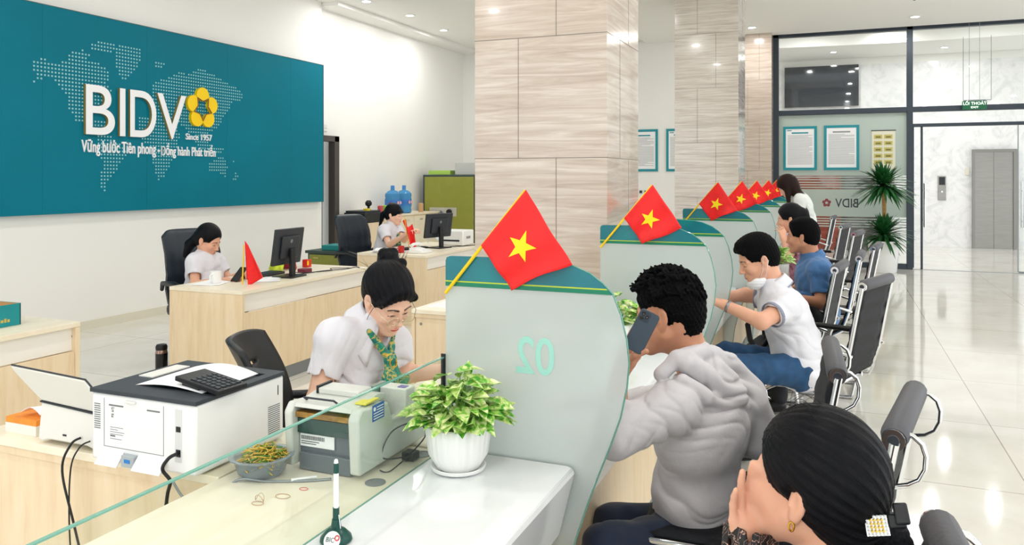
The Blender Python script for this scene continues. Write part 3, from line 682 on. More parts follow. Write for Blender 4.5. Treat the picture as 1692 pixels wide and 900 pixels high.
for i in range(12): mb.box(x0+.012, x0+.036, y0-.0008, y0, .848+i*.0063, .8505+i*.0063)
for i in range(14): mb.box(x1, x1+.0008, y1-.075, y1-.02, .785+i*.0062, .7875+i*.0062)
for k_ in range(6): mb.box(x1, x1+.0009, y1-.03, y1-.027, .895, .925)
mb.build('vents', gs, pr)
MB().prism([(y0, .795), (y0-.03, .757), (y0-.026, .757), (y0+.002, .79)], x0+.045, x0+.13, lambda a, b, d: (d, a, b)).build('rear_flap', mat('printer_white2', '#e6e8ea', .35), pr)
MB().prism([(y0, .795), (y0-.03, .757), (y0-.026, .757), (y0+.002, .79)], x0+.185, x0+.29, lambda a, b, d: (d, a, b)).build('rear_flap', mat('printer_white2', '#e6e8ea', .35), pr)
bx('duplex_tray', mat('tray_grey', '#a9b1b6', .4), (x0+.135, x0+.182, y0-.018, y0, .757, .79), pr, .002)
bx('latch', mat('latch_blue', '#1f78c8', .4), (x0+.148, x0+.170, y0-.0195, y0-.018, .77, .78), pr, .001)
bx('flap_grip', grey_white, (x0+.135, x0+.175, y0-.008, y0, .932, .94), pr, .003)
mb = MB(); mb.box(x0+.318, x0+.342, y0-.001, y0, .79, .935); pp = mb.build('port_plate', mat('port_grey', '#d4d6d6', .4), pr)
mb = MB(); mb.box(x0+.322, x0+.338, y0-.002, y0-.001, .873, .888); mb.box(x0+.322, x0+.338, y0-.002, y0-.001, .805, .825); mb.build('port', black_plastic, pp)
mb = MB(); mb.box(x0+.07, x0+.135, y0-.0008, y0, .82, .862); lb = mb.build('rating_label', mat('label_white', '#f0f0f0', .6), pr)
mb = MB()
for i in range(6): mb.box(x0+.075, x0+.075+[.05, .03, .055, .05, .02, .045][i], y0-.0012, y0-.0008, .857-i*.0065, .8585-i*.0065+(.003 if i == 4 else 0))
mb.build('label_print', gs, lb)
text_part('embossed_mark', 'P5 67J', .012, frame_mat((x0+.088, y0-.0008, .885), (0, 0, 1), (-1, 0, 0)), gs, pr, .0003)
# paper in the output tray : one bowed sheet
def sheet(a, b):
    return Vector((x0+.095+.25*a, iy0-.005+.235*b, .9625+.020*math.sin(math.pi*a)*(.5+.5*b)+.002*b))
single(MB().grid(sheet, 14, 8).build('printed_sheet', paper, solid=.0006, smooth=180), 'white sheet of paper lying bowed in the printer output tray', 'paper')
kp = thing('card_terminal', 'black card terminal with keypad lying on the printer', 'terminal', (-1.672, 1.785, .963), math.radians(-6))
Mk = MW[kp.name]
def kb(n, m, a, par=kp, bev=.002, tilt=.12):
    return bx(n, m, a, par, bev, M=Mk @ Matrix.Rotation(tilt, 4, 'Y') if tilt else Mk)
kb('housing', black_plastic, (-.09, .09, -.055, .05, .012, .026)); kb('riser', black_plastic, (-.07, -.0, -.045, .04, -.004, .018), tilt=0)
mb = MB()
for i in range(6):
    for j in range(5): mb.box(-.035+i*.019, -.020+i*.019, -.045+j*.018, -.032+j*.018, .026, .029, M=Mk @ Matrix.Rotation(.12, 4, 'Y'))
mb.build('keys', dark_plastic, kp)
# scanner ------------------------------------------------------------
sc_ = thing('document_scanner', 'white document scanner with raised flared tray, left of the printer', 'scanner', (-2.17, 1.8, .75))
XZ = lambda a, b, d: (a, d, b)
MB().prism([(-2.29, .762), (-2.275, .88), (-2.035, .865), (-2.02, .762), (-2.05, .757), (-2.08, .765), (-2.24, .765), (-2.27, .757)], 1.71, 1.90, XZ).build('body', grey_white, sc_, bevel=.006)
Mt = Matrix.Translation((0, 1.71, .88)) @ Matrix.Rotation(math.radians(12), 4, 'X') @ Matrix.Translation((0, -1.71, -.88))
MB().prism([(-2.275, .882), (-2.03, .868), (-2.03, .925), (-2.07, .968), (-2.385, .985), (-2.37, .965)], 1.71, 1.722, lambda a, b, d: Mt @ Vector((a, d, b))).build('paper_tray', mat('tray_cream', '#dcdad2', .4), sc_, bevel=.004)
MB().tube([Mt @ Vector(p) for p in ((-2.385, 1.716, .987), (-2.07, 1.716, .970), (-2.03, 1.716, .927))], .003, 6).build('tray_edge', dark_plastic, sc_)
MB().prism([(-2.277, .878), (-2.03, .864), (-2.03, .868), (-2.277, .882)], 1.707, 1.76, XZ).build('seam', dark_plastic, sc_)
bx('port', black_plastic, (-2.18, -2.165, 1.7085, 1.71, .785, .79), sc_)
tb = thing('tissue_box', 'small orange and white tissue box at the left edge of the side cabinet', 'tissue box', (-2.42, 1.79, .75))
bx('carton', mat('carton_orange', '#ef8f2e', .5, var=.15, vscale=20), (-2.485, -2.345, 1.745, 1.83, .782, .80), tb, .001); bx('carton_base', mat('carton_white', '#ece8df', .5), (-2.486, -2.344, 1.744, 1.831, .75, .782), tb, .001)
MB().grid(lambda a, b: Vector((-2.45+.09*a+.02*b, 1.77+.05*b, .80+.03*math.sin(2.5*a+.3)*(1-.5*b)+.01*b)), 8, 6).build('tissue', paper, tb, solid=.001, smooth=180)
def cable(pts, r, lab, m=cable_black, group=None, name='cable', cat='cable'):
    P = [Vector(p) for p in pts]; out = []
    for i in range(len(P)-1):
        p0, p1, p2, p3 = P[max(i-1, 0)], P[i], P[i+1], P[min(i+2, len(P)-1)]
        for s in np.linspace(0, 1, 9)[:-1]:
            out.append(.5*((2*p1)+(p2-p0)*s+(2*p0-5*p1+4*p2-p3)*s*s+(3*p1-p0-3*p2+p3)*s**3))
    out.append(P[-1]); return single(MB().tube(out, r, 7).build(name, m, smooth=180), lab, cat, group)
cable([(-2.10, 1.706, .79), (-2.11, 1.68, .775), (-2.13, 1.668, .70), (-2.07, 1.66, .55), (-1.98, 1.66, .3), (-1.9, 1.66, .1), (-1.85, 1.62, .02)], .0036, 'thick black power cable hanging down the cabinet front')
cable([(-2.06, 1.706, .785), (-2.075, 1.68, .77), (-2.095, 1.667, .70), (-2.09, 1.662, .5), (-2.05, 1.66, .2), (-2.03, 1.62, .02)], .0024, 'thin black cable hanging behind the thick one from the scanner')
cable([(-1.671, 1.655, .815), (-1.675, 1.63, .81), (-1.692, 1.625, .78), (-1.68, 1.64, .745), (-1.70, 1.65, .70), (-1.72, 1.66, .62), (-1.74, 1.66, .4)], .005, 'black printer cable plugged into the rear ports')
cable([(-1.67, 1.64, .745), (-1.64, 1.65, .70), (-1.57, 1.66, .67), (-1.5, 1.69, .7535), (-1.42, 1.72, .7535), (-1.33, 1.76, .7535), (-1.27, 1.80, .7535)], .0035, 'grey cable running over the table to the banknote counter', grey_metal)
# noodle bowl ---------------------------------------------------------
bw = thing('food_bowl', 'translucent blue takeaway bowl on the cream table in front of the printer', 'bowl', (-1.47, 1.77, .75))
bm_ = mat('blue_translucent_plastic', '#dcebf8', .2, trans=.75, ior=1.2)
MB().lathe([(.052, .001), (.064, .012), (.076, .050), (.080, .052), (.088, .053), (.088, .056), (.076, .056), (.072, .050), (.060, .012), (.05, .004)], (-1.475, 1.765, .75), 32).build('bowl_wall', bm_, bw)
nd = mat('noodle_yellow', '#d9b44a', .5, var=.25, vscale=60); gr_ = mat('herb_green', '#5f9a3a', .5, var=.3, vscale=50)
mb = MB(); r = random.Random(3)
for i in range(210):
    a = r.uniform(0, 6.28); R_ = .064*math.sqrt(r.random()); c = Vector((-1.47+R_*math.cos(a), 1.77+R_*math.sin(a), .788+.034*(1-R_/.064)+r.uniform(-.012, .014)))
    d = Vector((r.uniform(-1, 1), r.uniform(-1, 1), r.uniform(-.3, .3))).normalized()*.02; e = Vector((-d.y, d.x, r.uniform(0, .01)))*.5
    c.x = min(max(c.x, -1.52), -1.425); mb.tube([c-d, c-d*.3+e, c+d*.4+e, c+d], .0019, 5, 1 if i % 4 == 0 else 0)
o = single(mb.build('noodles', [nd, gr_], smooth=180), 'yellow noodles with green herbs heaped in the blue bowl', 'food'); o['kind'] = 'stuff'
# banknote counter ------------------------------------------------------
bc = thing('banknote_counter', 'pale grey banknote counting machine on the table behind the glass rail', 'counting machine', (-1.31, 2.0, .75))
lg = mat('machine_light_grey', '#cfd2cb', .4); dg = mat('machine_dark_grey', '#5d666d', .4); YZ = lambda a, b, d: (d, a, b)
prof = [(1.815, .765), (1.805, .918), (1.825, .942), (1.96, .93), (1.985, .875), (2.02, .872), (2.19, .86), (2.21, .80), (2.2, .765)]
for a, b in ((-1.432, -1.408), (-1.222, -1.188)): MB().prism(prof, a, b, YZ).build('side_cheek', lg, bc, bevel=.006)
MB().prism([(1.85, .762), (1.845, .88), (1.87, .92), (1.98, .92), (2.0, .85), (2.19, .84), (2.19, .765)], -1.408, -1.222, YZ).build('core', dg, bc, bevel=.002)
bx('front_foot', dg, (-1.40, -1.23, 1.832, 1.9, .752, .80), bc, .003)
bx('note_gate', mat('gate_dark_green', '#2c4a46', .2), (-1.407, -1.226, 1.834, 1.85, .855, .895), bc)
bx('roller_strip', mat('roller_bronze', '#a07a3c', .4, .4, var=.4, vscale=60), (-1.407, -1.226, 1.825, 1.85, .900, .915), bc)
mb = MB(); mb.prism([(1.82, .928), (1.83, .938), (1.95, .955), (1.99, .945), (1.985, .93)], -1.412, -1.215, YZ); lid = mb.build('top_lid', lg, bc, bevel=.003)
bx('hopper', lg, (-1.385, -1.25, 1.90, 1.97, .948, .965), bc, .003); MB().tube([(-1.39, 1.86, .938), (-1.39, 1.84, .952), (-1.29, 1.84, .952), (-1.29, 1.86, .938)], .003).build('carry_handle', dark_plastic, bc)
bx('hopper_edge', black_plastic, (-1.392, -1.385, 1.90, 1.97, .948, .97), bc)
lb = bx('rating_label', paper, (-1.404, -1.29, 1.842, 1.8445, .815, .85), bc)
mb = MB()
for i in range(34): mb.box(-1.400+i*.0023, -1.400+i*.0023+[.0008, .0014][i % 3 == 0], 1.8415, 1.842, .834, .845)
for i in range(2): mb.box(-1.40, -1.35+.01*i, 1.8415, 1.842, .822+.006*i, .824+.006*i)
mb.build('bar_code', black_plastic, lb)
lb = bx('warning_label', mat('label_blue', '#2c5fb0', .4), (-1.188, -1.1868, 1.875, 1.935, .895, .94), bc)
mb = MB()
for i in range(5): mb.box(-1.1868, -1.1862, 1.88+(.016 if i > 2 else 0), 1.93, .90+i*.0075, .9025+i*.0075)
mb.lathe([(.006, 0), (.006, .0005)], M=frame_mat((-1.1868, 1.885, .928), (0, 1, 0), (0, 0, 1))); mb.build('label_print', paper, lb)
bx('yellow_label', mat('label_yellow', '#e9dc5a', .5), (-1.235, -1.2, 1.86, 1.93, .944, .948), bc, M=Matrix.Translation((0, 0, .0)))
# little display unit behind it
du = thing('customer_display', 'small pale display box behind the banknote counter', 'display', (-1.19, 2.08, .86))
bx('housing', grey_white, (-1.27, -1.18, 2.045, 2.10, .862, .945), du, .004); bx('screen', mat('smoky_green', '#7f9a94', .1), (-1.29, -1.275, 2.02, 2.09, .87, .95), du)
bx('key_strip', mat('violet_key', '#7d6db5', .4), (-1.215, -1.19, 2.055, 2.08, .945, .947), du)
# white adapter and cable by the pot, grommets, rubber bands
bx_ = single(bx('power_adapter', black_plastic, (-1.17, -1.13, 2.00, 2.04, .751, .775), bevel=.004), 'black adapter on the table behind the plant pot', 'adapter')
cable([(-1.15, 2.0, .765), (-1.19, 1.93, .78), (-1.17, 1.95, .85), (-1.13, 2.02, .86), (-1.12, 2.05, .81), (-1.15, 1.92, .755), (-1.18, 1.90, .755)], .002, 'looped thin black cable behind the plant pot')
for (cx_, cy_, l) in ((-1.15, 1.83, 'grey cable grommet in the table near the glass rail'), (-1.14, 2.07, 'grey cable grommet under the black adapter')):
    single(MB().lathe([(.028, 0), (.028, .0015), (.022, .002), (.022, .001)], (cx_, cy_, .7505), 24).build('cable_grommet', grey_metal), l, 'grommet')
rb = mat('rubber_tan', '#c9a27a', .6)
def band(c, r, e, lab, tilt=0, m=rb, name='rubber_band'):
    pts = [Vector((c[0]+r*math.cos(a), c[1]+r*e*math.sin(a), c[2]+.001+abs(tilt*math.sin(a)))) for a in np.linspace(0, 2*math.pi, 28)]
    single(MB().tube(pts, .0009, 5).build(name, m, smooth=180), lab, 'rubber band')
band((-1.35, 1.60, .7505), .016, .7, 'tan rubber band lying lowest, flat on the cream table'); band((-1.352, 1.61, .7515), .012, .6, 'upright loop of tan rubber band on the cream table', .018); band((-1.32, 1.66, .7505), .02, .7, 'single pale rubber band nearer the banknote counter')
band((-1.30, 1.72, .7505), .012, .7, 'red rubber band under the grey cable', 0, mat('rubber_red', '#d8604f', .5))
single(MB().tube([(-1.36, 1.745, .757), (-1.31, 1.79, .757)], .004, 8).build('cable_connector', white_plastic), 'white inline connector on the grey table cable', 'connector')
# pen stand ------------------------------------------------------------
ps = thing('pen_stand', 'dark green desk pen stand with white logo badge on the stone counter', 'pen stand', (-1.035, 1.485, .76))
dgm = mat('dark_green_plastic', '#0f4a42', .3)
MB().lathe([(.032, 0), (.036, .004), (.034, .012), (.02, .026), (.012, .03), (.009, .05), (.0085, .05)], (-1.035, 1.485, .76), 24).build('base', dgm, ps)
Mb = frame_mat((-1.022, 1.452, .777), (1, .1, 0), (-.05, .5, .8))
MB().lathe([(.0, 0), (.019, .0), (.019, .003), (.0, .004)], M=Mb, n=24).build('badge', white_plastic, ps)
text_part('badge_lettering', 'BIC', .014, Mb @ Matrix.Translation((-.014, -.004, .0042)), dgm, ps, .0002)
MB().tube([Mb @ Vector((.012+.005*math.cos(a), .006+.005*math.sin(a), .0045)) for a in np.linspace(0, 6.28, 12)], .0012, 5).build('badge_mark', mat('mark_red', '#c83232', .4), ps)
pn = thing('pen', 'white pen with green cap standing in the pen stand', 'pen', (-1.035, 1.485, .80))
MB().lathe([(.0055, 0), (.006, .03), (.006, .097), (.0055, .100)], (-1.035, 1.485, .812), 14).build('barrel', white_plastic, pn)
MB().lathe([(.0062, .100), (.0062, .118), (.005, .122)], (-1.035, 1.485, .812), 14).build('cap_band', dgm, pn); MB().lathe([(.0052, .122), (.004, .129), (.001, .131)], (-1.035, 1.485, .812), 14).build('cap_tip', white_plastic, pn)
MB().lathe([(.0075, 0), (.0075, .03)], (-1.035, 1.485, .805), 14).build('holder_grip', dgm, pn); MB().tube([(-1.028, 1.485, .82), (-1.024, 1.485, .79), (-1.02, 1.478, .775)], .0015).build('clip', chrome, pn)
# potted pothos ---------------------------------------------------------
leafm = ramp_mat('variegated_leaf', [(.34, '#3f9a2c'), (.43, '#7cbf48'), (.52, '#c4dc7c'), (.66, '#f2f5c8')], noise_tex((1, 1, 1), 38, 3, 1.2), .35)
MATS['variegated_leaf'].node_tree.nodes['Principled BSDF'].inputs['Subsurface Weight'].default_value = .0
soil = mat('soil', '#6b5844', .9, var=.3, vscale=60); stem_m = mat('stem_green', '#7fae4a', .5)
def leaf(mb, base, d, up, L, W, cup, mi=0):
    d = d.normalized(); s = d.cross(up).normalized(); n = s.cross(d).normalized(); N = 6; vs = []; fs = []
    for i in range(N+1):
        t = i/N; w = W*(math.sin(math.pi*min(1, (t*.93+.07))**.75))*(1-.15*t) if i < N else 0
        c = base+d*(L*t)-n*(L*.35*t*t*cup)
        for j in (-1, -.5, 0, .5, 1): vs.append(c+s*(w*j)+n*(abs(j)*w*.35)-d*(abs(j)*L*.10*(1-t)**3*2))
    for i in range(N):
        for j in range(4): fs.append((i*5+j, i*5+j+1, (i+1)*5+j+1, (i+1)*5+j))
    mb.add(vs, fs, mi)
def pothos(x, y, z, lab, seed=1, n=120, r_pot=.087, spread=.125, hh=.20, detail=True, flat=False):
    t = thing('potted_plant', lab, 'potted plant', (x, y, z)); r = random.Random(seed)
    if flat: pass
    MB().lathe([(.058, .0), (.074, .006), (.078, .014), (.074, .016), (.06, .008)], (x, y, z), 32).build('saucer', white_plastic, t)
    MB().lathe([(.055, .009), (.060, .012), (.080, .05), (.087, .105), (.089, .128), (.084, .130), (.080, .118)], (x, y, z), 96, wob=lambda a, j: 1+(.05*(abs(math.cos(a*14))**.6) if 1 < j < 5 else .01)).build('pot', white_plastic, t, smooth=80)
    MB().lathe([(.0, .108), (.079, .110), (.079, .114), (.0, .118)], (x, y, z), 24).build('soil', soil, t)
    mb = MB(); ms = MB()
    for i in range(n):
        a = r.uniform(0, 2*math.pi); rr = spread*math.sqrt(r.random()); hz = hh*(1-(rr/spread)**2*.75)*r.uniform(.45, 1.05)
        p = Vector((x+rr*math.cos(a), y+rr*math.sin(a)*.8, z+.115+hz*.75)); o = Vector((math.cos(a), math.sin(a), 0))
        d = (o*(.5+rr/spread)+Vector((r.uniform(-.5, .5), r.uniform(-.5, .5), r.uniform(-.35, .55)))); L = r.uniform(.040, .068)
        leaf(mb, p, d, Vector((0, 0, 1))+o*-.2+Vector((r.uniform(-.4, .4), r.uniform(-.6, .1), 0)), L, L*.36, r.uniform(.2, 1.1))
        if i % 2 == 0: ms.tube([(x+rr*.3*math.cos(a), y+rr*.3*math.sin(a), z+.11), (x+rr*.6*math.cos(a), y+rr*.6*math.sin(a), z+.11+hz*.5), p], .0016, 5)
    mb.build('foliage', leafm, t, smooth=180); ms.build('stems', stem_m, t, smooth=180); return t
pothos(-.976, 1.98, .76, 'bushy variegated potted plant in a ribbed white pot on the nearest counter', 4, 190)
pothos(-.976, 3.62, .76, 'potted plant left of the curly-haired man, behind the nearest partition', 9, 110)
pothos(-.80, 4.20, .76, 'trailing potted plant behind the curly-haired man on the counter', 12, 80, spread=.11)
vp = [q for q in COL.objects if q.name.startswith('potted_plant') and 'trailing' in q.get('label', '')][0]
mb = MB(); ms = MB(); vine = [(-.80, 4.18, .88), (-.74, 4.13, .90), (-.68, 4.11, .86), (-.655, 4.10, .79), (-.65, 4.10, .70), (-.66, 4.10, .64)]; ms.tube(vine, .002, 5); r = random.Random(5)
for i in range(1, len(vine)-1):
    for k_ in range(4): q = Vector(vine[i]).lerp(Vector(vine[i+1]), k_/4); leaf(mb, q, Vector((r.uniform(-.3, 1), r.uniform(-.8, .1), r.uniform(-.7, .4))), Vector((0, -.3, 1)), .045, .016, .6)
mb.build('vine_leaves', leafm, vp, smooth=180); ms.build('vine_stem', stem_m, vp, smooth=180)
st_ = thing('plant_stand', 'brown stand under the small plant by the blue-shirted man', 'plant stand', (-.46, 6.62, 0)); bm2 = mat('brown_wood', '#6d4a38', .5)
bx('top', bm2, (-.55, -.35, 6.52, 6.72, .72, .76), st_, .003); bx('leg', bm2, (-.54, -.51, 6.53, 6.71, 0, .72), st_); bx('leg', bm2, (-.39, -.36, 6.53, 6.71, 0, .72), st_)
pothos(-.45, 6.62, .76, 'small potted plant on the brown stand by the blue-shirted man', 15, 70, spread=.10)
# ================================================================ BACK OFFICE
def desk(x0, x1, y0, y1, lab, h=.75):
    t = thing('office_desk', lab, 'desk', ((x0+x1)/2, (y0+y1)/2, 0), 0, 'pale wood desks of the back office')
    bx('desktop', wood_top, (x0, x1, y0, y1, h-.028, h), t, .002)
    bx('side_panel', wood, (x0, x1-.001, y0+.002, y0+.03, 0, h-.029), t, .001); bx('side_panel', wood, (x0, x1-.001, y1-.03, y1-.002, 0, h-.029), t, .001)
    bx('inset_panel', inset_white, (x1-.05, x1-.03, y0+.031, y1-.031, h-.16, h-.029), t)
    bx('front_panel', wood, (x1-.03, x1-.008, y0+.031, y1-.031, .10, h-.165), t, .001); bx('kick_plate', grey_metal, (x1-.045, x1-.02, y0+.031, y1-.031, 0, .10), t)
    MB().lathe([(.008, 0), (.008, .002)], M=frame_mat((x1-.035, y1-.032, h-.08), (1, 0, 0), (0, 0, 1))).build('screw_cap', grey_metal, t)
    return t
desk(-4.66, -3.97, 4.54, 6.22, 'pale wood desk with black monitor, before the clerk by the teal wall')
desk(-4.75, -3.99, 1.5, 3.24, 'pale wood desk at the left edge carrying the teal box')
desk(-4.85, -4.0, 7.35, 8.95, 'farther pale wood desk of the clerk holding a red flag, near the marble column')
def exec_chair(x, y, rot, lab):
    t = thing('executive_chair', lab, 'office chair', (x, y, 0), rot, 'black leather high-back chairs'); M = MW[t.name]
    prof = [(-.16, .44), (-.24, .50), (-.27, .62), (-.25, .75), (-.28, .92), (-.34, 1.06), (-.36, 1.12)]
    def surf(off):
        def fn(a, b):
            s = b*(len(prof)-1); i = min(int(s), len(prof)-2); f = s-i; px_, pz = prof[i][0]*(1-f)+prof[i+1][0]*f, prof[i][1]*(1-f)+prof[i+1][1]*f
            w = .235+.02*math.sin(b*3); e = (2*a-1); ww = w*(1-.12*max(0, b-.9)*10*abs(e)**4)
            puff = (1-abs(e)**4)*(1-abs(2*b-1)**6); seam = .012*(math.exp(-((b-.55)/.02)**2)+math.exp(-((abs(e)-.55)/.05)**2))
            return M @ Vector((px_+.05*abs(e)**2+off*(.015+.045*puff)-(seam if off > 0 else 0), e*ww, pz-.03*abs(e)**6*max(0, b-.8)*5))
        return fn
    mb = MB(); N, K = 20, 24; f1, f2 = surf(1), surf(-1); mb.grid(f1, N, K); n1 = len(mb.v); mb.grid(f2, N, K)
    W = N+1; rim = [i for i in range(W)]+[j*W+N for j in range(1, K+1)]+[K*W+i for i in range(N-1, -1, -1)]+[j*W for j in range(K-1, 0, -1)]
    for a, b in zip(rim, rim[1:]+rim[:1]): mb.f.append((a, b, b+n1, a+n1)); mb.m.append(0)
    mb.build('backrest', black_leather, t, smooth=70)
    bx('seat', black_leather, (-.24, .26, -.25, .25, .40, .50), t, .035, M=M)
    for s in (-1, 1):
        ar = MB().tube([M @ Vector(p) for p in ((-.25, .27*s, .62), (-.2, .29*s, .68), (0, .30*s, .69), (.16, .29*s, .66), (.2, .28*s, .56), (.12, .26*s, .44))], [.016, .02, .024, .024, .02, .018], 8).build('armrest', black_plastic, t, smooth=70)
    mb = MB()
    mb.tube([M @ Vector((0, 0, .1)), M @ Vector((0, 0, .4))], .025)
    for k_ in range(5):
        a = k_*2*math.pi/5; mb.tube([M @ Vector((0, 0, .12)), M @ Vector((.29*math.cos(a), .29*math.sin(a), .07))], [.03, .018]); 
    mb.build('star_base', black_plastic, t)
    for k_ in range(5):
        a = k_*2*math.pi/5; c = M @ Vector((.29*math.cos(a), .29*math.sin(a), .0)); MB().lathe([(.0, -.012), (.03, -.012), (.03, .012), (.0, .012)], M=Matrix.Translation(c+Vector((0, 0, .031))) @ Matrix.Rotation(math.pi/2, 4, 'X'), n=14).build('caster', black_plastic, t)
    return t
exec_chair(-4.98, 5.27, math.radians(-16), 'black leather high-back chair behind the clerk by the teal wall')
exec_chair(-5.22, 8.12, math.radians(-14), 'black leather high-back chair behind the clerk holding a red flag')
def monitor(x, y, rot, lab, w=.42, h=.27, zb=.75, lift=.10):
    t = thing('monitor', lab, 'monitor', (x, y, zb), rot, None); M = MW[t.name]; T = M @ Matrix.Translation((0, 0, lift+h/2)) @ Matrix.Rotation(math.radians(8), 4, 'Y')
    bx('casing', dark_plastic, (-.022, .0, -w/2, w/2, -h/2, h/2), t, .006, M=T); bx('back_bulge', dark_plastic, (0, .02, -w*.3, w*.3, -h*.32, h*.3), t, .008, M=T)
    bx('screen', mat('screen_glow', '#cfe0ee', .3, emit=.5), (-.0235, -.022, -w/2+.012, w/2-.012, -h/2+.012, h/2-.012), t, M=T)
    MB().lathe([(.0, 0), (.016, 0), (.016, .001)], M=T @ frame_mat((.0205, 0, h*.16), (0, 1, 0), (0, 0, 1)), n=18).build('round_badge', grey_metal, t)
    MB().box(.02, .045, -.03, .03, .008, lift+h*.45, M=M).box(-.09, .10, -.11, .11, 0, .012, M=M).build('stand', black_plastic, t, bevel=.003); return t
monitor(-4.20, 5.36, math.radians(4), 'black monitor seen from behind on the desk by the teal wall', .40, .30, .75, .10)
monitor(-4.30, 8.22, math.radians(-14), 'black monitor seen from behind on the desk near the marble column', .46, .28, .75, .12)
def kbd(x, y, rot, lab, zb=.75):
    t = thing('keyboard', lab, 'keyboard', (x, y, zb), rot); M = MW[t.name]
    bx('case', black_plastic, (-.07, .07, -.2, .2, .0, .02), t, .004, M=M); mb = MB()
    for i in range(5):
        for j in range(14): mb.box(-.06+i*.024, -.041+i*.024, -.19+j*.027, -.168+j*.027, .02, .025, M=M)
    mb.build('keys', dark_plastic, t)
kbd(-4.42, 5.32, .1, 'black keyboard before the monitor on the desk by the teal wall'); kbd(-4.5, 7.95, -.2, 'black keyboard on the desk near the marble column')
def papers(x, y, rot, lab, n=3, w=.21, l=.297, zb=.75, col=paper, cat='papers', nm='paper_stack', dz=.0015):
    mb = MB(); r = random.Random(int(abs(x*100)+y*10))
    for i in range(n):
        M = Matrix.Translation((x+r.uniform(-.01, .01), y+r.uniform(-.01, .01), zb+i*dz)) @ Matrix.Rotation(rot+r.uniform(-.2, .2), 4, 'Z'); mb.box(-w/2, w/2, -l/2, l/2, 0.0003, dz, M=M)
    return single(mb.build(nm, col), lab, cat)
papers(-4.25, 5.12, .6, 'white paper sheets under the keyboard side, desk by the teal wall', 4); papers(-4.5, 4.82, .2, 'white papers before the seated clerk by the teal wall', 3)
papers(-4.62, 7.55, .3, 'stack of white papers on the near corner of the farther desk', 8, dz=.004); papers(-4.45, 7.75, 1.2, 'white papers under the hands of the clerk with the flag', 3)
def mug(x, y, z, m, lab, r=.04, h=.09, handle=True):
    t = thing('mug', lab, 'mug', (x, y, z)); MB().lathe([(r*.85, .001), (r, .01), (r, h), (r*.92, h), (r*.88, .012), (0, .01)], (x, y, z), 24).build('cup', m, t)
    if handle: MB().tube([(x, y-r*.95, z+h*.8), (x, y-r*1.6, z+h*.7), (x, y-r*1.6, z+h*.35), (x, y-r*.95, z+h*.2)], .006).build('handle', m, t)
mug(-4.45, 4.80, .755, white_plastic, 'white mug before the seated clerk by the teal wall'); mug(-4.40, 7.52, .75, mat('mug_red', '#c92c2c', .35), 'red mug on the farther desk', .035, .075)
def small_flag(x, y, z, lab, hold=False):
    t = thing('flag', lab, 'flag', (x, y, z), 0, None)
    MB().tube([(x, y-.02, z), (x, y-.005, z+.30)], .005, 8).build('flag_pole', pole_yellow, t)
    def fn(a, b):
        w = .045*math.sin(a*9+.5)*(1-b*.1)
        return Vector((x+.004+.09*a*(.25+b*.95)+w*.3*b, y+.0+w*.8*b+.10*a*(.15+.5*b), z+.335-(.30+.05*math.sin(a*5))*b-.04*a))
    MB().grid(fn, 14, 14).build('flag_cloth', red_flag, t, solid=.0015, smooth=180)
small_flag(-4.22, 4.85, .752, 'red flag draped on its yellow stick on the desk by the teal wall')
tb = thing('stamp', 'small red stamp box near the far corner of the desk by the teal wall', 'stamp', (-4.50, 6.0, .75)); bx('box', mat('stamp_red', '#d32a1e', .4), (-4.53, -4.47, 5.97, 6.03, .75, .82), tb, .004); bx('yellow_patch', yellow, (-4.472, -4.468, 5.965, 5.985, .77, .81), tb)
single(bx('stamp_pad', mat('maroon_plastic', '#7a2438', .4), (-4.30, -4.22, 5.60, 5.70, .75, .785), bevel=.004), 'maroon ink pad behind the monitor, desk by the teal wall', 'stamp pad')
cable([(-4.2, 5.5, .755), (-4.15, 5.75, .757), (-4.05, 5.95, .757), (-4.02, 6.1, .76), (-4.0, 6.15, .72)], .004, 'black cable along the desk by the teal wall'); cable([(-4.2, 5.45, .80), (-4.25, 5.55, .76), (-4.1, 5.8, .757), (-4.2, 5.95, .757), (-4.05, 6.05, .757)], .003, 'second looping cable on the desk by the teal wall')
single(MB().box(-.035, .035, -.075, .075, 0, .012, M=Matrix.Translation((-4.38, 4.98, .80)) @ Matrix.Rotation(.7, 4, 'X')).build('smartphone', black_plastic, bevel=.003), 'black phone held by the seated clerk by the teal wall', 'phone')
fo = thing('calendar', 'folded desk calendar with green picture behind the seated clerk by the teal wall', 'calendar', (-4.58, 5.75, .75))
MB().prism([(5.64, .752), (5.74, 1.02), (5.745, 1.02), (5.66, .752)], -4.64, -4.50, lambda a, b, d: (d, a, b)).build('page', mat('calendar_green', '#b9c935', .5, var=.5, vscale=14), fo); MB().prism([(5.80, .752), (5.745, 1.04), (5.752, 1.04), (5.83, .752)], -4.64, -4.48, lambda a, b, d: (d, a, b)).build('cover', mat('calendar_red', '#b8334a', .5), fo)
# box and monitor on the left edge desk
tbx = thing('cardboard_tray', 'open teal cardboard box on the desk at the left edge', 'box', (-4.4, 2.88, .75)); tc_ = mat('teal_card', '#0f8f96', .5, var=.08); ins = mat('card_inside', '#c9a06c', .7)
mb = MB(); mi_ = MB(); X0, X1, Y0, Y1 = -4.52, -4.22, 2.62, 3.05
mb.box(X0, X1, Y0, Y0+.005, .751, .87).box(X0, X1, Y1-.005, Y1, .751, .87).box(X1-.005, X1, Y0, Y1, .751, .87).box(X0, X0+.005, Y0, Y1, .751, .87)
mb.build('walls', tc_, tbx); mi_.box(X0+.006, X1-.006, Y0+.006, Y0+.008, .756, .869).box(X0+.006, X1-.006, Y1-.008, Y1-.006, .756, .869).box(X1-.008, X1-.006, Y0+.006, Y1-.006, .756, .869).box(X0+.006, X0+.008, Y0+.006, Y1-.006, .756, .869).box(X0+.004, X1-.004, Y0+.004, Y1-.004, .7515, .755); mi_.build('lining', ins, tbx)
mb = MB()
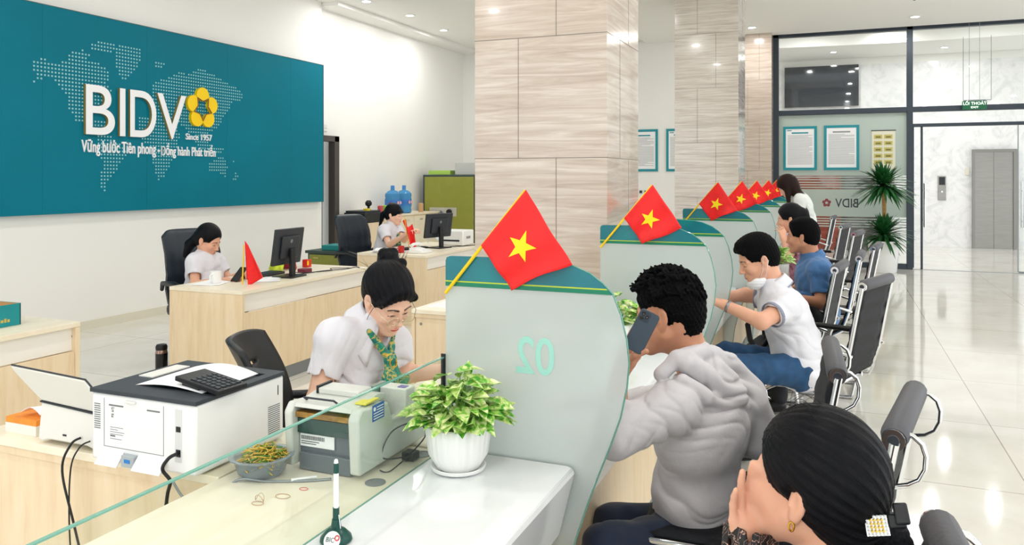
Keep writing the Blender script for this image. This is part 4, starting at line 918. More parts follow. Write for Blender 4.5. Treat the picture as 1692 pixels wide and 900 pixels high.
for i in range(5): mb.box(X1, X1+.0008, 2.90+i*.018, 2.913+i*.018, .775, .79+.006*(i % 2))
mb.build('gold_print', mat('gold_print', '#c9b04a', .4), tbx); bx('white_sticker', paper, (X1, X1+.001, 2.70, 2.74, .84, .862), tbx)
monitor(-4.30, 2.47, 0, 'dark monitor arm cut off by the left picture edge', .40, .25, .75, .24)
# thermos on the floor
th = thing('thermos', 'black insulated bottle standing on the floor left of the middle desk', 'bottle', (-4.82, 4.62, 0))
MB().lathe([(.04, 0), (.045, .01), (.045, .22)], (-4.82, 4.62, 0), 24).build('bottle_body', mat('gloss_black', '#1b1a1c', .12), th); MB().lathe([(.045, .22), (.043, .235), (.04, .245)], (-4.82, 4.62, 0), 24).build('collar', mat('bronze_collar', '#a58a80', .2, .9), th); MB().lathe([(.042, .245), (.044, .27), (.036, .285)], (-4.82, 4.62, 0), 24).build('cap', black_plastic, th)
# ---- low cabinet along the wall and things on it
cb = thing('low_cabinet', 'long low cream cabinet along the back office wall', 'cabinet', (-6.93, 11.8, 0))
bx('carcass', wood, (-7.26, -6.75, 11.0, 12.86, 0, .93), cb); bx('cabinet_top', wood_top, (-7.27, -6.73, 10.98, 12.88, .93, .955), cb, .002)
for i in range(4): dd = bx('door', wood_top, (-6.75, -6.735, 11.02+i*.47, 11.47+i*.47, .06, .91), cb, .002); bx('door_handle', chrome, (-6.735, -6.72, 11.2+i*.47, 11.3+i*.47, .84, .852), dd)
bp_ = mat('water_blue', '#5aa6e0', .12, trans=.35, ior=1.2); lab_ = mat('label_red_white', '#d8dfe8', .5)
for i, (x, y, l) in enumerate([(-6.95, 11.60, 'left of the two blue water bottles'), (-6.95, 11.98, 'right of the two blue water bottles')]):
    t = thing('water_bottle', l+' standing on the low cabinet', 'water bottle', (x, y, .955))
    MB().lathe([(.10, 0), (.125, .015), (.13, .05), (.122, .09), (.13, .13), (.13, .24), (.122, .27), (.13, .30), (.125, .34), (.08, .385), (.035, .40), (.03, .45)], (x, y, .955), 24).build('bottle_body', bp_, t)
    MB().lathe([(.033, .43), (.033, .475), (.02, .48)], (x, y, .955), 16).build('cap', mat('cap_blue', '#3f86d0', .4), t); lb = MB().lathe([(.131, .14), (.1315, .15), (.1315, .23), (.131, .24)], (x, y, .955), 24).build('label_sleeve', mat('label_blue2', '#3b78c4', .5), t)
    for dy in (-.03, .05): MB().lathe([(.0, 0), (.03, 0), (.03, .003)], M=frame_mat((x+.130, y+dy-.01, .955+.19), (0, 1, 0), (0, 0, 1)), n=16).build('label_spot', mat('spot_pink', '#e6b7bd', .5), lb)
for i, (y, c, l) in enumerate([(11.05, '#d0505a', 'pink red can'), (11.2, '#8cc23c', 'lime green cup'), (12.4, '#caa070', 'tan paper cup'), (11.38, '#7a2430', 'dark red box')]):
    single(MB().lathe([(.04, 0), (.045, .01), (.045, .15+.03*(i == 3)), (.035, .16+.04*(i == 3))], (-6.85, y, .955), 16).build('beverage_can', mat('can_'+str(i), c, .4)), l+' on the long low cabinet', 'can')
pr2 = thing('office_printer', 'black printer against the wall above the far leather chair', 'printer', (-6.95, 10.45, 0)); bx('stand_cabinet', wood, (-7.2, -6.72, 10.45, 10.96, 0, .86), pr2); bx('printer_body', black_plastic, (-7.15, -6.75, 10.46, 10.95, .862, 1.02), pr2, .015); bx('scanner_lid', dark_plastic, (-7.13, -6.77, 10.48, 10.93, 1.02, 1.05), pr2, .008)
single(MB().lathe([(.05, 0), (.02, .02), (.02, .06), (.05, .08), (.055, .12), (.03, .155)], (-6.9, 10.78, 1.051), 16).build('webcam', black_plastic), 'black round webcam on top of the black printer', 'webcam'); single(bx('yellow_box', mat('box_yellow', '#dcc624', .5), (-6.85, -6.78, 10.55, 10.65, 1.051, 1.085), bevel=.003), 'small yellow box on the black printer', 'box')
og = mat('olive_green', '#8c8f3a', .4, var=.04); dgn = mat('dark_grey_green', '#3c4a45', .45)
fc = thing('filing_cabinet', 'low olive green filing cabinet left of the far leather chair', 'cabinet', (-5.95, 8.6, 0)); bx('carcass', dgn, (-6.3, -5.62, 8.42, 9.0, 0, .60), fc, .004); bx('cabinet_top', dgn, (-6.33, -5.6, 8.4, 9.02, .60, .635), fc, .003)
dr = bx('drawer', og, (-6.27, -5.65, 8.405, 8.42, .33, .585), fc, .004); bx('drawer_handle', mat('brass_dull', '#c2b46a', .4, .6), (-6.2, -6.12, 8.395, 8.405, .535, .552), dr); dr = bx('drawer', og, (-6.27, -5.65, 8.405, 8.42, .05, .31), fc, .004); bx('drawer_handle', mat('brass_dull', '#c2b46a', .4, .6), (-6.2, -6.12, 8.395, 8.405, .26, .277), dr)
single(bx('file_box', mat('teal_box', '#1c8f8c', .5), (-6.15, -5.8, 8.5, 8.8, .636, .70), bevel=.004), 'teal box on the low olive filing cabinet', 'box')
sf = thing('safe', 'tall olive green steel safe with dial lock in the back corner', 'safe', (-6.55, 13.4, 0))
SY = 12.95
bx('carcass', dgn, (-7.13, -6.05, SY+.03, SY+.75, 0, 1.62), sf, .01); dr = bx('safe_door', og, (-7.08, -6.08, SY, SY+.03, .06, 1.58), sf, .008); bx('lock_plate', mat('plate_silver', '#c9c6bd', .35, .5), (-6.97, -6.42, SY-.01, SY, .86, 1.02), dr, .003)
MB().lathe([(.0, 0), (.055, 0), (.05, .03), (.02, .035)], M=frame_mat((-6.56, SY-.012, .94), (1, 0, 0), (0, 0, 1)), n=20).build('dial', black_plastic, dr); MB().tube([(-6.9, SY-.03, .94), (-6.78, SY-.03, .94)], .012).tube([(-6.72, SY-.03, .96), (-6.68, SY-.03, .92)], .02).build('safe_handle', chrome, dr); MB().tube([(-6.65, SY-.02, .84), (-6.65, SY-.02, .62)], .006).build('key_cord', paper, dr)
single(bx('green_folder', mat('folder_green', '#a9cf5a', .5), (-7.05, -6.6, SY+.1, SY+.5, 1.622, 1.70), bevel=.003), 'light green folder lying on top of the tall safe', 'folder'); single(bx('document_box', mat('box_grey', '#b9bbb8', .5), (-6.5, -6.1, SY+.1, SY+.5, 1.622, 1.84), bevel=.004), 'grey box on top of the tall safe beside the green folder', 'box')
# things on the farther desk
ph_ = thing('desk_phone', 'white desk phone on the near side of the farther desk', 'phone', (-4.2, 7.6, .75)); MB().prism([(-.09, 0), (.09, 0), (.09, .025), (-.09, .06)], 7.5, 7.7, lambda a, b, d: (-4.2+a, d, .751+b)).build('base', white_plastic, ph_, bevel=.006); MB().tube([(-4.26, 7.5, .83), (-4.26, 7.54, .845), (-4.26, 7.66, .845), (-4.26, 7.7, .83)], [.02, .016, .016, .02], 8).build('handset', white_plastic, ph_)
nc = thing('banknote_counter', 'white box-like device right of the monitor on the farther desk', 'device', (-4.3, 8.7, .75)); bx('housing', white_plastic, (-4.45, -4.15, 8.55, 8.85, .752, .93), nc, .012); bx('dark_slot', dark_plastic, (-4.42, -4.2, 8.546, 8.55, .80, .82), nc); bx('foot', dark_plastic, (-4.44, -4.16, 8.56, 8.84, .75, .756), nc)
mb = MB()
for i in range(4): mb.box(-4.149, -4.148, 8.64+i*.03, 8.655+i*.03, .83, .86)
mb.build('vent_marks', dark_plastic, nc)
single(MB().grid(lambda a, b: Vector((-4.55+.16*a, 8.35+.1*b, .76+.14*math.sin(2.2*a+.4)*(1-.3*b)+.02*math.sin(9*b+4*a))), 12, 12).build('plastic_bag', white_plastic, solid=.002, smooth=180), 'crumpled white bag behind the monitor on the farther desk', 'bag')
cable([(-4.25, 8.3, .757), (-4.1, 8.5, .757), (-4.05, 8.7, .757), (-4.12, 8.9, .757)], .005, 'black cable coiling on the farther desk')
def flag_held(c, lab):
    t = thing('flag', lab, 'flag', c); x, y, z = c
    MB().tube([(x-.02, y, z+.14), (x+.03, y+.03, z-.24)], .005, 8).build('flag_pole', pole_yellow, t)
    MB().grid(lambda a, b: Vector((x-.045+.11*a+.10*b, y+.03*math.sin(8*a+3*b), z+.10-.30*b-.05*a+.03*math.sin(7*a))), 14, 14).build('flag_cloth', red_flag, t, solid=.0015, smooth=180)
flag_held((-4.50, 7.80, .98), 'crumpled red flag in the hands of the far clerk')
# teller's mesh chair
def mesh_chair(x, y, rot, lab):
    t = thing('task_chair', lab, 'office chair', (x, y, 0), rot); M = MW[t.name]
    def fn(off):
        def g(a, b):
            e = 2*a-1; z = .50+.48*b; xx = -.20-.09*b+.05*math.sin(b*3.3)+.085*e*e; w = .225*(1-.25*max(0, b-.7)**1.3*2-.10*(1-b)); return M @ Vector((xx+off, e*w, z-.02*abs(e)**5))
        return g
    mb = MB(); N, K = 24, 40; base = []
    for j in range(K+1):
        for i in range(N+1): base.append(fn(0)(i/N, j/K))
    fs = []
    for j in range(K):
        for i in range(N):
            e = abs((i+.5)/N*2-1); bb = (j+.5)/K
            if e < .42 and .28 < bb < .86 and (j % 5) in (0,): continue
            o = j*(N+1)+i; fs.append((o, o+1, o+N+2, o+N+1))
    mb.add(base, fs); mb.build('backrest', black_plastic, t, solid=.022, smooth=70)
    bx('seat', chair_black, (-.22, .25, -.24, .24, .42, .49), t, .03, M=M)
    for s in (-1, 1): MB().tube([M @ Vector(p) for p in ((-.2, .25*s, .45), (-.19, .29*s, .62), (-.12, .29*s, .68), (.1, .29*s, .68), (.12, .28*s, .62))], .018, 8).build('armrest', black_plastic, t, smooth=70)
    mb = MB(); mb.tube([M @ Vector((0, 0, .1)), M @ Vector((0, 0, .42))], .025)
    for k_ in range(5): a = k_*2*math.pi/5; mb.tube([M @ Vector((0, 0, .1)), M @ Vector((.28*math.cos(a), .28*math.sin(a), .05))], [.03, .02])
    for k_ in range(5): a = k_*2*math.pi/5; mb.tube([M @ Vector((.28*math.cos(a), .28*math.sin(a), .028)), M @ Vector((.30*math.cos(a), .30*math.sin(a), .03))], .027, 10)
    mb.build('star_base', black_plastic, t)
mesh_chair(-1.83, 2.47, math.radians(30), 'black task chair with slotted backrest behind the teller with the green scarf')
# ================================================================ CUSTOMER CHAIRS
def visitor_chair(x, y, rot, lab, arms=True, loops=False):
    t = thing('visitor_chair', lab, 'chair', (x, y, 0), rot, 'black chromed visitor chairs'); M = MW[t.name]
    V = lambda *p: M @ Vector(p)
    # chair faces -X locally; sling from seat front to rolled back top
    prof = [(-.26, .43), (-.24, .455), (-.05, .45), (.14, .45), (.20, .49), (.235, .60), (.27, .80), (.31, .99)]
    def sl(lo_, hi_):
        def fn(a, b):
            s = (lo_+(hi_-lo_)*b)*(len(prof)-1); i = min(int(s), len(prof)-2); f = s-i
            return V(prof[i][0]*(1-f)+prof[i+1][0]*f+.004*math.sin(b*40), (2*a-1)*.235, prof[i][1]*(1-f)+prof[i+1][1]*f)
        return fn
    MB().grid(sl(0, .571), 6, 26).build('seat', chair_black, t, solid=.022, smooth=70)
    MB().grid(sl(.571, 1), 6, 26).build('backrest', chair_grey if False else chair_black, t, solid=.02, smooth=70)
    MB().tube([V(.315, -.225, .995), V(.315, -.21, 1.0), V(.315, .21, 1.0), V(.315, .225, .995)], [.026, .03, .03, .026], 16).build('head_roll', chair_grey, t, smooth=60)
    for s in (-1, 1):
        e = MB().tube([V(.315, s*.225, .995), V(.315, s*.240, .995)], .024, 16).build('roll_end_cap', chrome, t); MB().tube([V(.315, s*.240, .995), V(.315, s*.2425, .995)], .012, 12).build('bolt', dark_plastic, e)
        MB().tube([V(*p) for p in ((-.27, s*.245, .42), (-.25, s*.245, .445), (-.05, s*.245, .44), (.14, s*.245, .44), (.205, s*.245, .48), (.245, s*.245, .60), (.282, s*.245, .80), (.318, s*.245, .99))], .011, 8).build('side_rail', chrome, t, smooth=60)
        if loops: MB().tube([V(*p) for p in ((.325, s*.20, 1.005), (.350, s*.20, 1.0), (.368, s*.20, .985), (.376, s*.20, .96), (.374, s*.20, .93), (.362, s*.20, .905), (.34, s*.20, .89), (.30, s*.21, .88))], .006, 8).build('handle_loop', chrome, t, smooth=60)
        arm = None if not arms else MB().tube([V(*p) for p in ((-.12, s*.26, .445), (-.19, s*.275, .52), (-.205, s*.28, .62), (-.175, s*.28, .665), (-.10, s*.28, .672), (.12, s*.28, .668), (.22, s*.27, .64), (.27, s*.25, .62))], .011, 8).build('armrest', chrome, t, smooth=60)
        if arms: MB().tube([V(*p) for p in ((-.17, s*.267, .49), (-.19, s*.275, .52), (-.205, s*.28, .62), (-.175, s*.28, .665), (-.10, s*.28, .672), (.10, s*.28, .669))], .017, 10).build('arm_pad', black_plastic, arm, smooth=60)
        MB().tube([V(*p) for p in ((.16, s*.225, .43), (-.16, s*.225, .40), (-.23, s*.225, .36), (-.24, s*.225, .30), (-.20, s*.225, .04), (-.16, s*.225, .013), (.24, s*.225, .013), (.27, s*.225, .02))], .0125, 8).build('sled_leg', chrome, t, smooth=60)
    for q in ((.27, .225, .02), (-.05, .24, .425), (.13, .24, .42)): MB().tube([V(q[0], -q[1], q[2]), V(q[0], q[1], q[2])], .012, 8).build('cross_bar', chrome, t)
    return t
def vc(u, v, rot, lab, dz=.995, far=False, arms=True):      # near roll end surveyed in the photo at seat-back height
    d = F*(EYE-dz)/(v-293); p = at(u, v, d); c, s = math.cos(rot), math.sin(rot); lx, ly = .315, (.24 if far else -.24)
    visitor_chair(p.x-(c*lx-s*ly), p.y-(s*lx+c*ly), rot, lab, arms, not arms)
vc(1384, 622, math.radians(3), 'black visitor chair with grey head roll under the man in the grey jacket', arms=False)
vc(1476, 728, math.radians(-10), 'empty visitor chair whose grey head roll stands between the dark-haired woman and the jacketed man', arms=False)
vc(1546, 864, math.radians(4), 'visitor chair at the bottom right corner, only its head roll in view', far=True, arms=False)
vc(1424, 474, math.radians(-20), 'black visitor chair under the man in the white polo shirt')
vc(1379, 447, math.radians(-8), 'visitor chair behind the man in the blue shirt'); vc(1443, 412, math.radians(-8), 'outer visitor chair standing nearest the palm pot'); vc(1419, 428, math.radians(-4), 'visitor chair left of the one nearest the palm pot')
vc(1410, 388, math.radians(-12), 'visitor chair with curved chrome top far along the row'); vc(1389, 376, math.radians(-12), 'visitor chair behind the woman in pink'); vc(1374, 361, math.radians(-6), 'farthest visitor chair, before the red panel stripes')
# ================================================================ PALM, POSTERS, EXIT SIGN
PX, PY_ = .70, 14.55
pot = thing('potted_palm', 'two-tiered dark green palm in a tall white pot by the glass front', 'potted plant', (PX, PY_, 0)); pw = mat('pot_white', '#f4f5f6', .15)
MB().lathe([(.19, 0), (.20, .01), (.245, .5), (.25, .52), (.23, .52), (.225, .48), (0, .47)], (PX, PY_, 0), 36).build('pot', pw, pot, smooth=40)
tr_ = mat('palm_trunk', '#a8854e', .7, var=.3, vscale=20, stretch=(1, 1, 6)); MB().tube([(PX, PY_, .45), (PX+.01, PY_, .9), (PX, PY_, 1.45)], [.035, .032, .035], 10).build('trunk', tr_, pot)
lf = mat('palm_leaf', '#22602f', .4, var=.4, vscale=9)
def crown(z, n, L, nm, sd):
    r = random.Random(sd); mb = MB()
    for i in range(n):
        a = r.uniform(0, 6.283); el_ = r.uniform(-.35, 1.4); l = L*r.uniform(.75, 1.1); w = .036
        d = Vector((math.cos(a)*math.cos(el_), math.sin(a)*math.cos(el_), math.sin(el_))); s = Vector((-math.sin(a), math.cos(a), 0)); vs = []; N = 6
        for j in range(N+1):
            t = j/N; c = Vector((PX, PY_, z))+d*l*t+Vector((0, 0, -.28*l*t*t*(.4+math.cos(el_)))); ww = w*(1-t)**.6*(.5+t*1.2 if t < .4 else 1)
            vs += [c-s*ww, c+s*ww+Vector((0, 0, .004))]
        mb.add(vs, [(2*j, 2*j+1, 2*j+3, 2*j+2) for j in range(N)])
    mb.build(nm, lf, pot, smooth=180)
crown(1.42, 240, .52, 'upper_crown', 2); crown(.60, 200, .50, 'lower_crown', 3)
tf = mat('poster_teal', '#158f9c', .4)
def poster(x0, x1, z0, z1, y, lab, title=True, rows=26, sd=1, nm='notice_board'):
    t = thing(nm, lab, 'poster', ((x0+x1)/2, y, z0)); r = random.Random(sd); b = .045; yf = y-.02
    MB().box(x0, x0+b, yf, y-.001, z0, z1).box(x1-b, x1, yf, y-.001, z0, z1).box(x0+b, x1-b, yf, y-.001, z0, z0+b).box(x0+b, x1-b, yf, y-.001, z1-b, z1).build('border', tf, t)
    sh = bx('sheet', paper, (x0+b, x1-b, yf+.006, y-.002, z0+b, z1-b), t); mb = MB(); zz = z1-b-.10
    for i in range(rows):
        zz -= (z1-z0-2*b-.16)/rows; a = x0+b+.03; e = x1-b-.03-(r.random() < .25)*r.uniform(.05, .25)
        mb.box(a, e, yf+.005, yf+.006, zz, zz+.006)
    mb.build('text_lines', mat('print_grey', '#8f9396', .7), sh)
    mb = MB(); mb.box(x0+b+.1, x1-b-.1, yf+.0045, yf+.006, z1-b-.085, z1-b-.06)
    if title: mb.box(x0+b+.02, x0+b+.1, yf+.0045, yf+.006, z1-b-.035, z1-b-.02)
    mb.build('heading', tf if title else MATS['print_grey'], sh); return t
poster(-.92, -.35, 1.70, 2.485, GY-.012, 'left teal bordered notice on the glass front', sd=2); poster(-.235, .34, 1.70, 2.49, GY-.012, 'right teal bordered notice on the glass front', False, 30, 3)
poster(-3.76, -3.17, 1.685, 2.487, 15.0, 'teal bordered notice on the white back wall, right of the marble column', sd=4); poster(-3.01, -2.42, 1.685, 2.487, 15.0, 'teal bordered notice on the back wall, half behind the second column', sd=5)
yn = thing('money_poster', 'cream poster with rows of small yellow cards above the palm', 'poster', (.72, GY, 1.75)); bx('sheet', mat('cream_poster', '#e6e4cf', .6), (.54, .91, GY-.02, GY-.0115, 1.72, 2.38), yn); mb = MB(); m2_ = MB()
for i in range(2):
    for j in range(5): mb.box(.575+i*.16, .705+i*.16, GY-.023, GY-.02, 2.24-j*.11, 2.31-j*.11); m2_.box(.60+i*.16, .68+i*.16, GY-.024, GY-.023, 2.255-j*.11, 2.285-j*.11)
mb.build('cards', mat('card_yellow', '#c9bd6a', .5), yn); m2_.build('card_print', mat('card_dark', '#7d7a42', .5), yn); bx('top_rail', dark_plastic, (.53, .92, GY-.025, GY-.012, 2.375, 2.39), yn)
ex = thing('exit_sign', 'green exit sign with white lettering hanging before the glass front', 'exit sign', (2.07, 14.98, 2.69)); eg = mat('exit_green', '#0b5f3c', .4, emit=.15)
bx('sign_box', eg, (1.90, 2.25, 14.95, 15.0, 2.69, 2.83), ex, .004); bx('top_bar', grey_metal, (1.92, 2.23, 14.96, 14.99, 2.83, 2.85), ex)
em = mat('exit_white', '#f5fff5', .4, emit=.9); text_part('exit_lettering', 'LỐI THOÁT', .068, frame_mat((2.075, 14.948, 2.765), (1, 0, 0), (0, 0, 1)), em, ex, .001, 'CENTER', .95, .001); text_part('exit_lettering_small', 'EXIT', .042, frame_mat((2.075, 14.948, 2.71), (1, 0, 0), (0, 0, 1)), em, ex, .001, 'CENTER', 1.3, .001)
for x in (2.0, 2.15): MB().tube([(x, 14.975, 2.85), (x, 14.975, CH)], .003, 6).build('suspension_wire', grey_metal, ex)
so = thing('wall_socket', 'row of dark sockets on the white back wall under the notices', 'socket', (-3.3, 15, 1.28))
for i, x in enumerate((-3.50, -3.40, -3.22)): bx('socket', dark_plastic, (x-.025, x+.025, 14.985, 14.999, 1.27, 1.32), so, .003)
# ================================================================ PEOPLE
def R3(yaw, pitch=0, roll=0):
    return (Matrix.Rotation(math.radians(yaw), 3, 'Z') @ Matrix.Rotation(math.radians(pitch), 3, 'Y') @ Matrix.Rotation(math.radians(roll), 3, 'X'))
def head_prims(c, R, s, female=True, eyes=True, smile=False):
    L = lambda x, y, z: c+R @ (Vector((x, y, z))*s)
    p = [ell(L(-.012, 0, .040), (.098*s, .077*s, .092*s), R, .02), ell(L(.030, 0, -.030), (.064*s, .061*s, .084*s), R, .03),
         ell(L(-.05, 0, .0), (.055*s, .062*s, .07*s), R, .03)]
    jw = .044 if female else .050
    for y in (-1, 1):
        p += [cap(L(.005, y*jw*1.12, -.050), L(.068, y*.016, -.098), .024*s, .019*s, .022), ell(L(.066, y*.037, -.026), (.024*s, .022*s, .024*s), R, .02),
              cap(L(.086, y*.012, .021), L(.074, y*.048, .020), .0095*s, .008*s, .014)]
    p += [ell(L(.080, 0, -.100), (.018*s, .02*s, .015*s), R, .016), ell(L(.076, 0, -.063), (.026*s, .030*s, .026*s), R, .016),
          cap(L(.088, 0, .016), L(.110, 0, -.026), .0075*s, .0105*s, .012), ell(L(.112, 0, -.031), (.0115*s, .012*s, .0095*s), R, .006)]
    for y in (-1, 1): p.append(ell(L(.100, y*.0125, -.035), (.0105*s, .0075*s, .007*s), R, .005))
    # eye sockets, lids, balls
    for y in (-1, 1):
        p.append(ell(L(.098, y*.031, .004), (.012*s, .017*s, .010*s), R, .012, op='s'))
        if eyes: p.append(ell(L(.0755, y*.031, .001), (.0125*s, .0135*s, .0115*s), R, .002, 3))
        p.append(ell(L(.0755, y*.031, .0045), (.0145*s, .0165*s, .0105*s), R, .003, 0)); p.append(ell(L(.0755, y*.031, -.0075), (.0135*s, .0155*s, .0055*s), R, .004, 0))
        p.append(ell(L(.0885, y*.031, -.0012), (.006*s, .0075*s, .0042*s), R, .001, 4, op='p'))
        p.append(cap(L(.090, y*.018, -.0035), L(.083, y*.045, -.003), .0022*s, .0018*s, 0, 2, op='p'))
        p.append(cap(L(.096, y*.014, .0255), L(.090, y*.034, .0285), .0040*s, .0036*s, .001, 2, op='p')); p.append(cap(L(.090, y*.034, .0285), L(.080, y*.052, .0225), .0036*s, .0024*s, .001, 2, op='p'))
    # mouth
    w = .024 if not smile else .028
    p += [cap(L(.1005, 0, -.0575), L(.088, w, -.061+(.004 if smile else 0)), .0045*s, .0022*s, .004, 1), cap(L(.1005, 0, -.0575), L(.088, -w, -.061+(.004 if smile else 0)), .0045*s, .0022*s, .004, 1),
          ell(L(.0985, 0, -.0685), (.0075*s, .0175*s, .0055*s), R, .004, 1), cap(L(.106, -.018, -.0625), L(.106, .018, -.0625), .0012*s, .0012*s, .002, op='s')]
    # ears
    for y in (-1, 1):
        Re = R @ Matrix.Rotation(math.radians(-y*22), 3, 'Z') @ Matrix.Rotation(math.radians(-10), 3, 'Y')
        e = L(-.010, y*.080, -.004)
        p += [ell(e, (.0185*s, .0075*s, .031*s), Re, .006), ell(L(-.003, y*.0765, -.032), (.010*s, .0065*s, .010*s), Re, .008),
              ell(e+Re @ Vector((.003, y*.009, .004))*s, (.0105*s, .006*s, .0185*s), Re, .003, op='s'), ell(e+Re @ Vector((.012, y*.004, -.008))*s, (.005*s, .005*s, .007*s), Re, .003)]
    return p
def hand_prims(w, R, side=1, curl=(.5, .5, .5, .5), thumb=.4, s=1.0, spread=.06, m=0):
    """wrist point, R: x along fingers, z back of hand; palm faces -z; thumb on +y*side"""
    L = lambda x, y, z: w+R @ (Vector((x, y, z))*s); p = [cap(L(-.02, 0, 0), L(.015, 0, 0), .024*s, .023*s, .012, m)]
    ks = [(.086, .030), (.090, .010), (.085, -.010), (.076, -.029)]; ln = [(.041, .025, .020), (.045, .028, .021), (.041, .026, .020), (.032, .020, .018)]
    for i, (kx, ky) in enumerate(ks):
        p.append(cap(L(.012, ky*.55*side, 0), L(kx, ky*side, -.002), .0135*s, .0105*s, .012, m))
        a = curl[i]*.75; dirn = Vector((math.cos(a), side*spread*(1.5-i), -math.sin(a))); q = Vector((kx, ky*side, -.002)); r0 = .0092-.0008*(i == 3)
        for j in range(3):
            n = q+dirn.normalized()*ln[i][j]; p.append(cap(L(*q), L(*n), (r0-j*.0009)*s, (r0-(j+1)*.0009)*s, .0025, m)); q = n
            a += curl[i]*(1.0, .8, 0)[j]; dirn = Vector((math.cos(a), side*spread*(1.5-i), -math.sin(a)))
    p += [cap(L(.018, .020*side, -.008), L(.050, .040*side, -.016), .016*s, .013*s, .012, m), cap(L(.050, .040*side, -.016), L(.076, (.052-.03*thumb)*side, -.024-.02*thumb), .0112*s, .0100*s, .004, m),
          cap(L(.076, (.052-.03*thumb)*side, -.024-.02*thumb), L(.100, (.052-.055*thumb)*side, -.028-.03*thumb), .0100*s, .0078*s, .003, m),
          ell(L(.04, 0, -.010), (.036*s, .030*s, .012*s), R, .012, m)]
    return p
def limb(a, b, ra, rb, k=.02, m=0, cuts=None, bulge=0):
    a, b = Vector(a), Vector(b)
    if not bulge: return [cap(a, b, ra, rb, k, m, cuts)]
    mid = a.lerp(b, .35); return [cap(a, mid, ra, ra*(1+bulge), k, m, cuts), cap(mid, b, ra*(1+bulge), rb, k, m, cuts)]
def torso_prims(T, side, infl=0, m=0, k=.05):
    """T: list of (point, r_front, r_side, r_up)"""
    out = []
    for i, (p, rf, rs, ru) in enumerate(T):
        up = T[min(i+1, len(T)-1)][0]-T[max(i-1, 0)][0]; up = up.normalized() if up.length > 1e-6 else Vector((0, 0, 1)); f = side.cross(up).normalized(); s2 = up.cross(f).normalized()
        out.append(ell(p, (rf+infl, rs+infl, ru+infl*.5), Matrix((f, s2, up)).transposed(), k, m))
    return out
def person(label, loc, group=None):
    return thing('person', label, 'person', (loc[0], loc[1], 0))
def strand_fn(c, A, B):
    """polar strand coordinate around the axis A->B through c"""
    ax_ = (B-A).normalized(); u = ax_.orthogonal().normalized(); v = ax_.cross(u); c0 = np.array(c)
    def f(P):
        q = P-c0; x = q@np.array(u); y = q@np.array(v); z = q@np.array(ax_); out = np.zeros((len(P), 3)); out[:, 0] = np.arctan2(y, x)/6.283*2.2; out[:, 1] = z*3; return out
    return f
def strand_disp(fn, amp=.0011, f1=62, f2=23):
    def g(P):
        ph = fn(P)[:, 0]*6.283/2.2; z = fn(P)[:, 1]
        return (amp*(np.sin(ph*f1+1.5*np.sin(z*12))*.6+np.sin(ph*f2+2*np.sin(z*7)+1))).astype(np.float32)
    return g
def hair_cap(c, R, s, t=.012, front=.055, hl=.02, k=.01, low=-.05):
    """close fitting hair: skull shell minus the face"""
    L = lambda x, y, z: c+R @ (Vector((x, y, z))*s)
    p = [ell(L(-.016, 0, .044), ((.098+t)*s, (.0775+t)*s, (.092+t)*s), R, k), ell(L(-.052, 0, .0), ((.058+t)*s, (.063+t)*s, (.075+t)*s), R, .03)]
    cut = [ell(L(.115, 0, -.045+hl), (.072*s, .094*s, .098*s), R, .012, op='s'), ell(L(.035, 0, -.085+hl*.4), (.066*s, .12*s, .088*s), R, .012, op='s')]
    for y in (-1, 1): cut.append(ell(L(-.006, y*.098, -.006), (.026*s, .024*s, .037*s), R, .008, op='s'))
    return p, cut, L
def cloth_disp(seed, amp=.004, extra=()):
    rr = np.random.default_rng(seed); ds = rr.normal(size=(5, 3)); lams = rr.uniform(.06, .14, 5); ph = rr.uniform(0, 6, 5)
    def f(P):
        d = np.zeros(len(P), np.float32)
        for i in range(5): d += wav(P, ds[i], lams[i], amp*.45, ph[i], .9)
        for (c, r, d_, lam, am) in extra:       # localized folds
            w = np.exp(-(((P-np.array(c))**2).sum(1))/(2*r*r)).astype(np.float32); dn = np.array(d_)/np.linalg.norm(d_); ww = np.sin(P@np.array([13., 9, -17])+seed)+.7*np.sin(P@np.array([-19., 11, 8])+2*seed)
            q = (P@dn)*math.pi/(lam*1.25)+1.7*ww; mask = np.clip(.65+.7*np.sin(P@np.array([21., -16, 12])+seed*3), .25, 1)
            cr_ = (1-np.abs(np.sin(q)))**2; d += (am*1.3*w*mask*(cr_*1.4-.35)).astype(np.float32)
        return d
    return f
def collar(c, R, r0, r1, h, m, parent, open_=.6, tip=.05, drop=.02, name='collar'):
    """folded shirt collar around the neck: c neck centre, R with x forward"""
    def fn(a, b):
        th = -math.pi+open_*.5+(2*math.pi-open_)*a+math.pi; th = open_*.5+(2*math.pi-open_)*a
        fr = abs(a*2-1)**3; x, y = math.cos(th), math.sin(th)
        if b < .4: t = b/.4; r = r0+(.004)*t; z = h*t-.0*fr
        else: t = (b-.4)/.6; r = r0+.004+(r1-r0)*t; z = h-(h+drop)*t-tip*fr*t
        return c+R @ Vector((r*x*(1+.1*fr), r*y*.95, z-.25*r*(x)))
    return MB().grid(fn, 40, 10).build(name, m, parent, solid=.003, smooth=180)
SK = lambda sk, lip: [sk, lip, brow_mat, eye_white, iris_mat]
white_cloth = mat('white_shirt_cloth', '#dddbe2', .8, sheen=.15, bump=.55, bscale=13)
